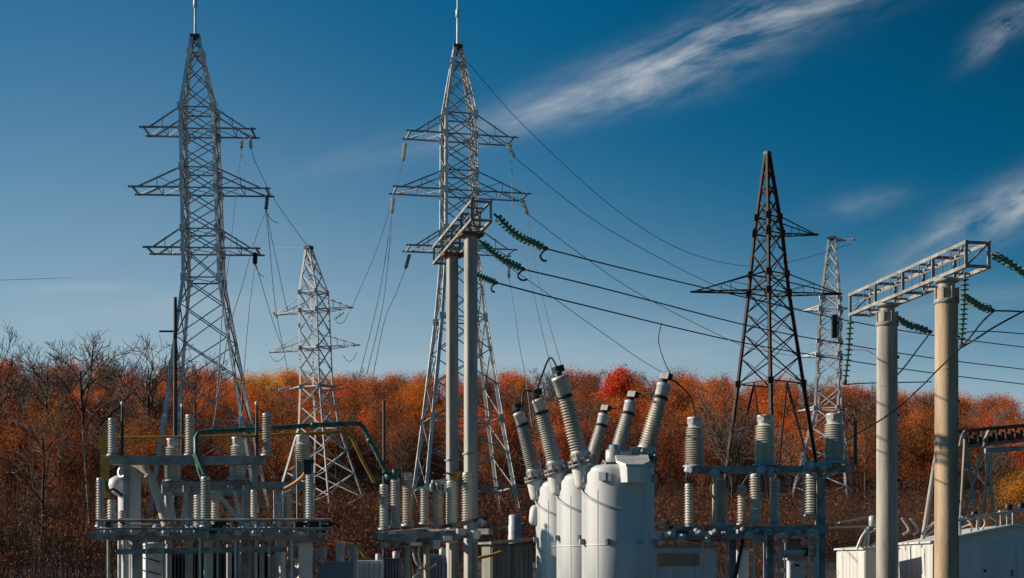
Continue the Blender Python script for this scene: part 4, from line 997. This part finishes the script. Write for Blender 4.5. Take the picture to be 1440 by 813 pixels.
# pipework on the kiosk roofs
rk = thing('roof_busbar', 'pale pipe rail on short posts over the large white kiosk', 'busbar', at(1348,752,44)); o = V(rk.location)
k = MB(); k.bar(at(1346,732,44)-o, at(1440,716,46.5)-o, .07); k.bar(at(1352,727,44.4)-o, at(1405,722,45)-o, .05); k.bar(at(1405,720,46)-o, at(1460,715,46.5)-o, .1); k.build_each('rail', M['steel_l'], rk)
for px, y0, y1, Y in ((1350,727,757,44.3),(1375,727,756,45),(1408,722,747,45.6),(1417,719,744,46),(1425,716,742,46.2)):
    MB().bar(at(px,y0,Y)-o, at(px,y1,Y)-o, .07).build('post', M['steel_l'], rk)
k = MB()
for px, py, Y in ((1418,714,46),(1436,712,46.4),(1370,724,45)): k.lathe([(.09,-.1),(.13,0),(.09,.1)], at(px,py,Y)-o, (0,0,1), 12)
k.build_each('knob', M['black'], rk)
random.seed(5); k = MB()
for (a, b_) in (((1358,728),(1364,756)),((1383,728),(1376,752)),((1392,726),(1400,748)),((1365,738),(1345,745))): k.tube(smooth_path([at(a[0],a[1],44.8)-o, (at(a[0],a[1],44.8).lerp(at(b_[0],b_[1],44.9),.5)+V((.12,0,.06)))-o, at(b_[0],b_[1],44.9)-o],5), .03, 6)
k.build_each('lead', M['porc_b'], rk)
rk = thing('roof_busbar', 'tangle of pale pipes on the roof of the small white kiosk', 'busbar', at(1215,772,45.5)); o = V(rk.location); k = MB()
for pts in (((1205,772),(1212,755),(1222,742)),((1213,771),(1219,752),(1232,744)),((1219,770),(1221,752),(1217,744)),((1224,769),(1235,762),(1252,760))): k.tube(smooth_path([at(a,b_,45.5)-o for a,b_ in pts],5), .045, 8)
k.build_each('pipe', M['cap'], rk)
MB().lathe([(.1,0),(.12,.04),(.12,.3),(.08,.34)], at(1227,740,46)-o, n=12).build('bushing', M['porc_g'], rk)
k = MB(); k.bar(at(1155,742,48)-o, at(1232,740,48)-o, .2, .06); k.bar(at(1180,735,49)-o, at(1235,725,49)-o, .16, .06); k.build_each('bar', M['brown'], rk)
rk = thing('roof_lightning_stay', 'pale slanting stay pipe rising between the two round columns', 'stay', at(1292,752,48)); o = V(rk.location)
MB().tube([V((0,0,-1)),at(1314,655,48)-o,at(1322,615,48)-o], .08, 8).build('pipe', M['conc'], rk)
k = MB()
for pts in (((1270,752),(1278,745),(1268,728)),((1284,752),(1290,744),(1280,729)),((1296,752),(1306,742),(1318,732)),((1302,754),(1312,746),(1322,740))): k.tube(smooth_path([at(a,b_,47.5)-o for a,b_ in pts],5), .045, 8)
k.build_each('lead', M['steel_l'], rk)
# far busbar with A struts
fb = thing('far_busbar', 'distant busbar gantry with a red-brown top rail on pale A shaped struts, right edge', 'busbar', (px_x(1390,62), 62, 0)); o = V(fb.location)
MB().bar(at(1346,607,62)-o, at(1470,596,62)-o, .10, .16).build('top_rail', M['rust'], fb)
MB().bar(at(1346,628,62)-o, at(1470,614,62)-o, .14, .25).build('truss_rail', M['beam'], fb)
MB().bar(at(1385,634,61)-o, at(1470,628,61)-o, .2, .2).build('lower_rail', M['steel'], fb)
k = MB()
for i in range(9): k.bar(at(1350+i*13,606-i*1.2,62)-o, at(1352+i*13,626-i*1.4,62)-o, .08)
for i in range(9): k.lathe([(.1,0),(.15,.1),(.15,.35),(.08,.42)], at(1356+i*13,626-i*1.4,61.8)-o, n=10)
k.build_each('hanger', M['dark'], fb)
for (a, b_) in (((1357,618),(1351,725)),((1358,622),(1376,745)),((1386,618),(1360,710)),((1390,638),(1383,722)),((1392,638),(1396,722))):
    p0, p1 = at(a[0],a[1],61.6)-o, at(b_[0],b_[1],61.6)-o; d = (p1-p0)/(p0.z-p1.z)
    MB().tube([p0, p0+d*p0.z], .065, 8).build('strut', M['conc'], fb)
k = MB(); k.tube(smooth_path([at(1349,628,61.5)-o, at(1353,612,61.5)-o, at(1358,606,61.5)-o, at(1360,616,61.5)-o],5), .05, 8); k.tube([at(1384,622,61.5)-o, at(1391,606,61.5)-o], .09, 8); k.build_each('horn', M['beam'], fb)

# ------------------------------------------------------------------ trees
def grow(seed, H, trunk_r, n1, n2, n3, spread, start, twig_r, up=.35, crooked=.18):
    """returns (limb builder, twig builder, twig end points)"""
    rnd = random.Random(seed); lim = MB(); tw = MB(); ends = []
    def tri(b, pts, r0, r1, n):
        b.tube(pts, r0, n, r1, caps=False)
    def branch(p, d, L_, r, lev):
        k = 4 if lev == 0 else 3; pts = [p]; dd = d.copy(); q = p.copy()
        for i in range(k):
            dd = (dd+V((rnd.uniform(-1,1),rnd.uniform(-1,1),rnd.uniform(-.6,1)))*crooked*(1 if lev else .45)+V((0,0,up*.25 if lev else .1))).normalized()
            q = q+dd*L_/k; pts.append(q.copy())
        last = lev == 3
        tri(tw if lev >= 2 else lim, pts, r, max(twig_r*.7, r*.4), 5 if lev == 0 else (4 if lev == 1 else 3))
        if last: ends.append(pts[-1]); ends.append(pts[1]); return
        n = (n1, n2, n3)[lev]
        for j in range(n):
            t = (start if lev == 0 else .25)+(1-(start if lev == 0 else .25))*(j+rnd.random())/n
            x = t*k; i = min(k-1, int(x)); pp = pts[i].lerp(pts[i+1], x-i)
            di = (pts[i+1]-pts[i]).normalized(); a = rnd.uniform(0, 2*math.pi)
            sd = V((math.cos(a), math.sin(a), 0)); sd = (sd-di*sd.dot(di))
            if sd.length < .1: sd = V((1,0,0))
            ang = spread*(.8+.4*rnd.random()); nd = (di*math.cos(ang)+sd.normalized()*math.sin(ang)).normalized()
            ln = L_*(.62 if lev == 0 else .58)*(1.15-.55*(t if lev == 0 else t*.8))*rnd.uniform(.75,1.15)
            branch(pp, nd, ln, max(twig_r, r*(.48 if lev == 0 else .5)*(1.1-.5*t)), lev+1)
        ends.append(pts[-1])
    branch(V((0,0,-.3)), V((rnd.uniform(-.08,.08),rnd.uniform(-.08,.08),1)).normalized(), H*.8, trunk_r, 0)
    return lim, tw, ends
def leaves(ends, seed, n, size, jit, zmin=0, H=8):
    rnd = random.Random(seed); b = MB()
    for i in range(n):
        e = rnd.choice(ends)
        if e.z < zmin and rnd.random() < .75: continue
        p = e+V((rnd.gauss(0,jit),rnd.gauss(0,jit),rnd.gauss(0,jit)))
        q = Euler((rnd.uniform(0,6.3),rnd.uniform(0,6.3),rnd.uniform(0,6.3))).to_matrix(); s = size*rnd.uniform(.5,1.25)
        a, c = q@V((s,0,0)), q@V((0,s*.62,0))
        b.add([p-a, p-c*.9+a*.1, p+a, p+c*.9+a*.1], [(0,1,2,3)])
    return b
def mesh_of(b, m, name):
    me = bpy.data.meshes.new(name); me.from_pydata(b.v, [], b.f); me.polygons.foreach_set('use_smooth', b.sm); me.materials.append(m); me.update(); return me
KIND = {}
def make_kind(key, seeds, fn): KIND[key] = [fn(s) for s in seeds]
def k_rust(s):
    l, t, e = grow(s, 8, .10, 10, 6, 4, .60, .15, .018, .5)
    c = leaves([p*.95-V((0,0,.25)) for p in e], s, 8500, .090, .80, .6)
    l.v, l.f, l.sm = merge(l, t)
    return mesh_of(l, M['twig'], 'trunk'), mesh_of(c, M['l_rust'], 'crown')
def merge(a, b):
    o = len(a.v); return a.v+b.v, a.f+[tuple(i+o for i in f) for f in b.f], a.sm+b.sm
def k_brown(s):
    l, t, e = grow(s, 8, .10, 10, 7, 5, .55, .12, .018, .6)
    c = leaves(e, s, 7500, .085, .85, 0)
    l.v, l.f, l.sm = merge(l, t)
    return mesh_of(l, M['twig'], 'trunk'), mesh_of(c, M['l_brown'], 'crown')
def k_bare(s):
    l, t, e = grow(s, 9, .17, 9, 7, 6, .82, .34, .019, .28, .22)
    return mesh_of(l, M['bark_d'], 'trunk'), mesh_of(t, M['bark'], 'crown')
def k_gold(s):
    l, t, e = grow(s, 8, .11, 10, 6, 4, .58, .15, .018, .5)
    c = leaves(e, s, 9000, .10, .8, .8); l.v, l.f, l.sm = merge(l, t)
    return mesh_of(l, M['bark'], 'trunk'), mesh_of(c, M['l_gold'], 'crown')
def k_red(s):
    l, t, e = grow(s, 8, .12, 9, 6, 4, .62, .25, .018, .5)
    c = leaves(e, s, 12000, .12, .45, 1.5); l.v, l.f, l.sm = merge(l, t)
    return mesh_of(l, M['bark'], 'trunk'), mesh_of(c, M['l_red'], 'crown')
make_kind('rust', (1,2,3,4,5,6), k_rust); make_kind('brown', (11,12,13,14), k_brown); make_kind('bare', (21,22,23,24), k_bare)
make_kind('gold', (31,32), k_gold); make_kind('red', (41,), k_red)
TL = {'rust': ('rust-orange leaved tree of the hillside wood behind the pylons','rust-leaved trees of the hillside wood','autumn_tree'),
      'brown': ('thinly leaved brown tree of the hillside wood behind the substation','brown thin-leaved trees of the hillside wood','brown_tree'),
      'bare': ('leafless grey-brown tree within the hillside wood','leafless trees of the hillside wood','bare_tree'),
      'gold': ('yellow-orange leaved tree on the skyline between the leftmost and small pylons','golden trees on the skyline','golden_tree')}
trnd = random.Random(99); tcount = [0]
def tree(kind, x, y, s, label=None, group=None, name=None, z=None, wide=1.0):
    v = trnd.randrange(len(KIND[kind])); tm, cm = KIND[kind][v]
    lab, grp, nm = TL.get(kind, (None, None, 'tree'))
    r = thing(name or nm, label or lab, 'tree', (x, y, (hill(x, y) if z is None else z)-.1), trnd.uniform(0, 6.28), group if (group or label) else grp)
    r.scale = (s*wide*trnd.uniform(.9,1.15), s*wide*trnd.uniform(.9,1.15), s)
    for nm2, me in (('trunk', tm), ('crown', cm)):
        o = bpy.data.objects.new(nm2, me); COL.objects.link(o); o.parent = r
    tcount[0] += 1
    return r
# the wood: rows up the slope, the farther the more rust-coloured
rows = [(140,12),(149,14),(158,16),(168,18),(178,20),(189,23),(201,26),(213,28),(226,30),(240,33),(255,36),(268,37)]
for j, (Y, n) in enumerate(rows):
    n = int(n*1.2)
    half = Y*.385+4
    for i in range(n):
        x = -half+2*half*(i+.5+trnd.uniform(-.45,.45))/n; y = Y+trnd.uniform(-4.5,4.5)
        u = x/y*2000+720; t = (Y-140)/130
        pr_ = .06+.88*t
        if u < 330: pr_ -= .12
        rr = trnd.random()
        kind = 'rust' if rr < pr_ else ('brown' if rr < pr_+(1-pr_)*.6 else 'bare')
        up_ = 1.0
        if j >= 8 and trnd.random() < (.45 if u < 340 else .30): kind = 'bare'; up_ = 1.05 if u < 340 else .98
        if j >= 9 and 345 < u < 425: kind = 'gold' if trnd.random() < .8 else 'rust'
        tree(kind, x, y, (trnd.uniform(.86,.99) if j > 7 else trnd.uniform(.72,1.0))*up_, wide=1.08)
# single trees one can tell apart
def tree_px(kind, px, ytop, Y, label, group=None, name=None, Hm=8.6, wide=1.0):
    p = at(px, ytop, Y); h = p.z-hill(p.x, Y); return tree(kind, p.x, Y, h/Hm, label, group, name, wide=wide)
tree_px('red', 866, 520, 215, 'scarlet tree on the skyline behind the leaning bushings', name='scarlet_tree', Hm=8.6, wide=.9)
tree_px('bare', 125, 462, 165, 'tall leafless tree rising well above the wood at the left', name='bare_tree', Hm=9.4, wide=1.0)
tree_px('bare', 212, 470, 168, 'leafless tree left of the wooden pole and the leftmost pylon', name='bare_tree', Hm=9.4, wide=1.0)
tree_px('bare', 278, 490, 175, 'leafless tree seen through the legs of the leftmost pylon', name='bare_tree', Hm=9.4, wide=1.0)
tree_px('bare', 62, 478, 180, 'slender leafless tree on the skyline second from the left edge', name='bare_tree', Hm=9.4, wide=.95)
tree_px('bare', 4, 466, 170, 'leafless tree cut off by the left edge', name='bare_tree', Hm=9.4, wide=.95)
tree_px('bare', 172, 500, 190, 'low leafless tree between the two tall leafless ones at the left', name='bare_tree', Hm=9.4, wide=.95)
tree_px('bare', 1408, 566, 210, 'leafless tree on the skyline near the right edge', name='bare_tree', Hm=10, wide=.9)
tree_px('bare', 1000, 520, 140, 'sparse leafless tree just left of the dark rusty pylon', name='bare_tree', Hm=10, wide=.6)
tree_px('bare', 1030, 545, 118, 'leafless sapling in front of the dark rusty pylon', name='bare_tree', Hm=10, wide=.6)
tree_px('bare', 1218, 520, 140, 'sparse leafless tree between the white pylon and the grey round column', name='bare_tree', Hm=10, wide=.6)
tree_px('gold', 1427, 668, 105, 'golden bush at the right edge under the far busbar', name='golden_bush', Hm=8.6, wide=1.5)
tree_px('bare', 60, 560, 88, 'leafless thin tree in the dark brush at the lower left', name='bare_tree', Hm=10, wide=.7)
tree_px('brown', 20, 600, 92, 'thin-leaved brown tree in the brush at the left edge', name='brown_tree', Hm=8.6)
tree_px('brown', 95, 625, 100, 'thin-leaved brown tree in the brush left of the yellow pipe', name='brown_tree', Hm=8.6)
# trees continuing just outside the left edge
for (x, y, s) in ((-34,86,1.1),(-40,78,1.15),(-38,98,1.05),(-46,92,1.1),(-42,110,1.1),(-50,104,1.1),(-36,66,1.0),(-47,70,1.1)):
    tree(trnd.choice(('brown','brown','bare')), x, y, s, 'brown tree of the wood just beyond the left edge of the picture', 'trees beyond the left edge')
# undergrowth: nobody could count it
ur = random.Random(17)
def bush(bl, bs, x, y, h, n, leaf):
    z = hill(x, y)
    for i in range(n):
        a = ur.uniform(0, 6.28); rr = h*.6*math.sqrt(ur.random()); zz = z+h*(.1+.95*ur.random())
        s = leaf*ur.uniform(.5,1.3)
        vs = [(x+math.cos(a)*rr+ur.uniform(-s,s), y+math.sin(a)*rr+ur.uniform(-s,s), zz+ur.uniform(-s,s)) for _ in range(3)]
        o = len(bl.v); bl.v += vs; bl.f.append((o,o+1,o+2)); bl.sm.append(False)
    w = .006+.00006*y
    for i in range(int(8+h*9)):
        a = ur.uniform(0, 6.28); r0 = h*.45*ur.random(); ln = ur.uniform(.05,.5)*h; hh = h*ur.uniform(.6,1.25)
        p0 = (x+math.cos(a)*r0, y+math.sin(a)*r0, z-.1); a2 = a+ur.uniform(-1,1)
        p1 = (p0[0]+math.cos(a2)*ln*.4, p0[1]+math.sin(a2)*ln*.4, z+hh*.55); p2 = (p0[0]+math.cos(a2)*ln, p0[1]+math.sin(a2)*ln, z+hh)
        for (dx, dy) in ((w,0),(0,w)):
            o = len(bs.v)
            bs.v += [(p0[0]-dx,p0[1]-dy,p0[2]),(p0[0]+dx,p0[1]+dy,p0[2]),(p1[0]+dx*.8,p1[1]+dy*.8,p1[2]),(p1[0]-dx*.8,p1[1]-dy*.8,p1[2]),p2]
            bs.f += [(o,o+1,o+2,o+3),(o+3,o+2,o+4)]; bs.sm += [False]*2
ub, us = MB(), MB()
for i in range(1300):
    y = 50+ur.random()**1.1*102; x = ur.uniform(-1,1)*(y*.40+2)
    u_ = x/y*2000+720
    if y < 66 and (640 < u_ < 800 or u_ > 1140): y += 18
    bush(ub, us, x, y, ur.uniform(1.0,2.8), 130, .035+.0005*y)
for i in range(700):
    y = 150+ur.random()**1.3*70; x = ur.uniform(-1,1)*(y*.40+2); bush(ub, us, x, y, ur.uniform(1.8,3.8), 110, .12)
o = ub.build('undergrowth', M['shrub']); o['kind'] = 'stuff'; o['label'] = 'dry brown undergrowth covering the foot of the wooded slope'; o['category'] = 'undergrowth'
o2 = us.build('brush_stems', M['stem'], o); o2['kind'] = 'stuff'
tb_, ts_ = MB(), MB()
for i in range(1300):
    y = 165+ur.random()*115; x = ur.uniform(-1,1)*(y*.40+2); bush(tb_, ts_, x, y, ur.uniform(2.5,6.0), 105, .14)
o = tb_.build('thicket', M['thick']); o['kind'] = 'stuff'; o['label'] = 'rust coloured thicket filling the gaps between the trees on the slope'; o['category'] = 'thicket'
o2 = ts_.build('brush_stems', M['stem'], o); o2['kind'] = 'stuff'

# ------------------------------------------------------------------ sky, sun, camera
SUN_EL = R(23); SUN_AZ = R(-84)      # azimuth from +Y, clockwise
w = bpy.data.worlds.new('World'); scene.world = w; w.use_nodes = True
nt = w.node_tree; N = nt.nodes; L = nt.links
bg = N['Background']
sky = N.new('ShaderNodeTexSky'); sky.sky_type = 'NISHITA'; sky.sun_disc = False
sky.sun_elevation = SUN_EL; sky.sun_rotation = SUN_AZ; sky.air_density = 1.0; sky.dust_density = .6; sky.ozone_density = 3.0; sky.altitude = 200
def node_math(op, a, b=None, c=None):
    n = N.new('ShaderNodeMath'); n.operation = op
    for i, x in enumerate((a, b, c)):
        if x is None: continue
        if isinstance(x, (int, float)): n.inputs[i].default_value = x
        else: L.new(x, n.inputs[i])
    return n.outputs[0]
tc = N.new('ShaderNodeTexCoord'); sp = N.new('ShaderNodeSeparateXYZ'); L.new(tc.outputs['Generated'], sp.inputs[0])
yy = node_math('MAXIMUM', sp.outputs['Y'], .05)
U = node_math('DIVIDE', sp.outputs['X'], yy); Vv = node_math('DIVIDE', sp.outputs['Z'], yy)
def cloud(px, py, ang, Ls, Ws, amp, nscale, stretch, seed, lo=.42, hi=.75):
    u0, v0 = (px-720)/2000, (HY-py)/2000; c, s = math.cos(R(ang)), math.sin(R(ang))
    du = node_math('SUBTRACT', U, u0); dv = node_math('SUBTRACT', Vv, v0)
    a = node_math('ADD', node_math('MULTIPLY', du, c), node_math('MULTIPLY', dv, s))
    b = node_math('SUBTRACT', node_math('MULTIPLY', dv, c), node_math('MULTIPLY', du, s))
    ea = node_math('POWER', node_math('DIVIDE', a, Ls/2000), 2); eb = node_math('POWER', node_math('DIVIDE', b, Ws/2000), 2)
    msk = node_math('EXPONENT', node_math('MULTIPLY', node_math('ADD', ea, eb), -1))
    cb = N.new('ShaderNodeCombineXYZ'); L.new(node_math('MULTIPLY', a, nscale), cb.inputs[0]); L.new(node_math('MULTIPLY', b, nscale*stretch), cb.inputs[1]); cb.inputs[2].default_value = seed
    no = N.new('ShaderNodeTexNoise'); no.inputs['Scale'].default_value = 1; no.inputs['Detail'].default_value = 10; no.inputs['Roughness'].default_value = .60; no.inputs['Distortion'].default_value = .35
    L.new(cb.outputs[0], no.inputs['Vector'])
    mr = N.new('ShaderNodeMapRange'); mr.inputs['From Min'].default_value = lo; mr.inputs['From Max'].default_value = hi; L.new(no.outputs['Fac'], mr.inputs['Value'])
    n2 = N.new('ShaderNodeTexNoise'); n2.inputs['Scale'].default_value = 3.1; n2.inputs['Detail'].default_value = 8; n2.inputs['Roughness'].default_value = .6
    L.new(cb.outputs[0], n2.inputs['Vector']); m2 = N.new('ShaderNodeMapRange'); m2.inputs['From Min'].default_value = .3; m2.inputs['From Max'].default_value = .65; m2.inputs['To Min'].default_value = .45; L.new(n2.outputs['Fac'], m2.inputs['Value'])
    return node_math('MULTIPLY', node_math('MULTIPLY', node_math('MULTIPLY', msk, mr.outputs['Result']), m2.outputs['Result']), amp*1.25)
cs = [cloud(1040,45,20,230,30,1.0,11,4.5,1.3,.36,.72), cloud(900,118,14,150,30,.85,13,3.2,4.1,.36,.72), cloud(760,158,20,120,16,.45,12,4,2.9,.36,.75), cloud(640,185,15,180,22,.30,8,5,2.2,.35,.8),
      cloud(1415,38,38,55,19,.8,15,3.2,7.7,.36,.75), cloud(1420,295,26,170,30,1.0,10,3.6,9.4,.33,.68), cloud(1215,286,12,60,16,.35,16,2.5,3.3,.35,.8),
      cloud(110,405,2,90,7,.35,10,5,5.5,.25,.7), cloud(900,490,4,340,26,.35,6,7,6.1,.3,.75), cloud(150,440,3,300,22,.3,6,7,8.8,.35,.75), cloud(1330,440,10,160,30,.3,8,5,11.2,.35,.75)]
tot = cs[0]
for c in cs[1:]: tot = node_math('ADD', tot, c)
tot = node_math('MINIMUM', tot, .85)
STR = .05; EXPO = .35; EF = 2**EXPO
# clear-sky part: Nishita, deepened away from the sun the way a polarised autumn sky is
gr = N.new('ShaderNodeMix'); gr.data_type = 'RGBA'; gr.blend_type = 'MULTIPLY'; gr.inputs['Factor'].default_value = 1
L.new(sky.outputs['Color'], gr.inputs['A']); gr.inputs['B'].default_value = (.02/EF, 1.09/EF, 1.44/EF, 1)
Uc = node_math('MAXIMUM', node_math('MINIMUM', U, .5), -.5)
xv = node_math('MAXIMUM', node_math('SUBTRACT', Vv, .065), 0)
dark = node_math('SUBTRACT', 1, node_math('MINIMUM', node_math('MULTIPLY', node_math('MULTIPLY', node_math('MAXIMUM', Uc, 0), node_math('MAXIMUM', node_math('SUBTRACT', Vv, .1), 0)), 4.5), .5))
gd = N.new('ShaderNodeVectorMath'); gd.operation = 'SCALE'; L.new(gr.outputs['Result'], gd.inputs[0]); L.new(dark, gd.inputs['Scale'])
# pale haze that thickens towards the horizon and towards the sun
k1 = 4.2; k2 = node_math('MAXIMUM', node_math('ADD', node_math('ADD', 38, node_math('MULTIPLY', Uc, 150)), node_math('MULTIPLY', node_math('MULTIPLY', Uc, Uc), 220)), 5)
hz = node_math('EXPONENT', node_math('MULTIPLY', node_math('ADD', node_math('MULTIPLY', xv, k1), node_math('MULTIPLY', k2, node_math('MULTIPLY', xv, xv))), -1))
hz = node_math('MULTIPLY', hz, .92)
q = STR*EF
hm = N.new('ShaderNodeMix'); hm.data_type = 'RGBA'; L.new(hz, hm.inputs['Factor']); L.new(gd.outputs[0], hm.inputs['A']); hm.inputs['B'].default_value = (.50/q, .585/q, .63/q, 1)
mx = N.new('ShaderNodeMix'); mx.data_type = 'RGBA'; L.new(tot, mx.inputs['Factor']); L.new(hm.outputs['Result'], mx.inputs['A']); mx.inputs['B'].default_value = (.50/q, .54/q, .58/q, 1)
L.new(mx.outputs['Result'], bg.inputs['Color']); bg.inputs['Strength'].default_value = STR

sl = bpy.data.lights.new('sun', 'SUN'); sl.energy = 5.0; sl.angle = R(.5); sl.color = (1.0, .87, .71)
so = bpy.data.objects.new('sun', sl); COL.objects.link(so)
sd = V((math.sin(SUN_AZ)*math.cos(SUN_EL), math.cos(SUN_AZ)*math.cos(SUN_EL), math.sin(SUN_EL)))
so.rotation_euler = (-sd).to_track_quat('-Z', 'Y').to_euler()

cam = bpy.data.cameras.new('camera'); co_ = bpy.data.objects.new('camera', cam); COL.objects.link(co_)
co_.location = (0, 0, EYE); co_.rotation_euler = (R(90), 0, 0)
cam.sensor_width = 36; cam.lens = 50; cam.shift_y = (HY-406.5)/1440; cam.clip_end = 6000; cam.clip_start = .5
scene.camera = co_
scene.render.engine = 'CYCLES'
scene.view_settings.view_transform = 'Standard'; scene.view_settings.look = 'None'; scene.view_settings.exposure = EXPO; scene.view_settings.gamma = 1
scene.render.resolution_x = 1024; scene.render.resolution_y = 578
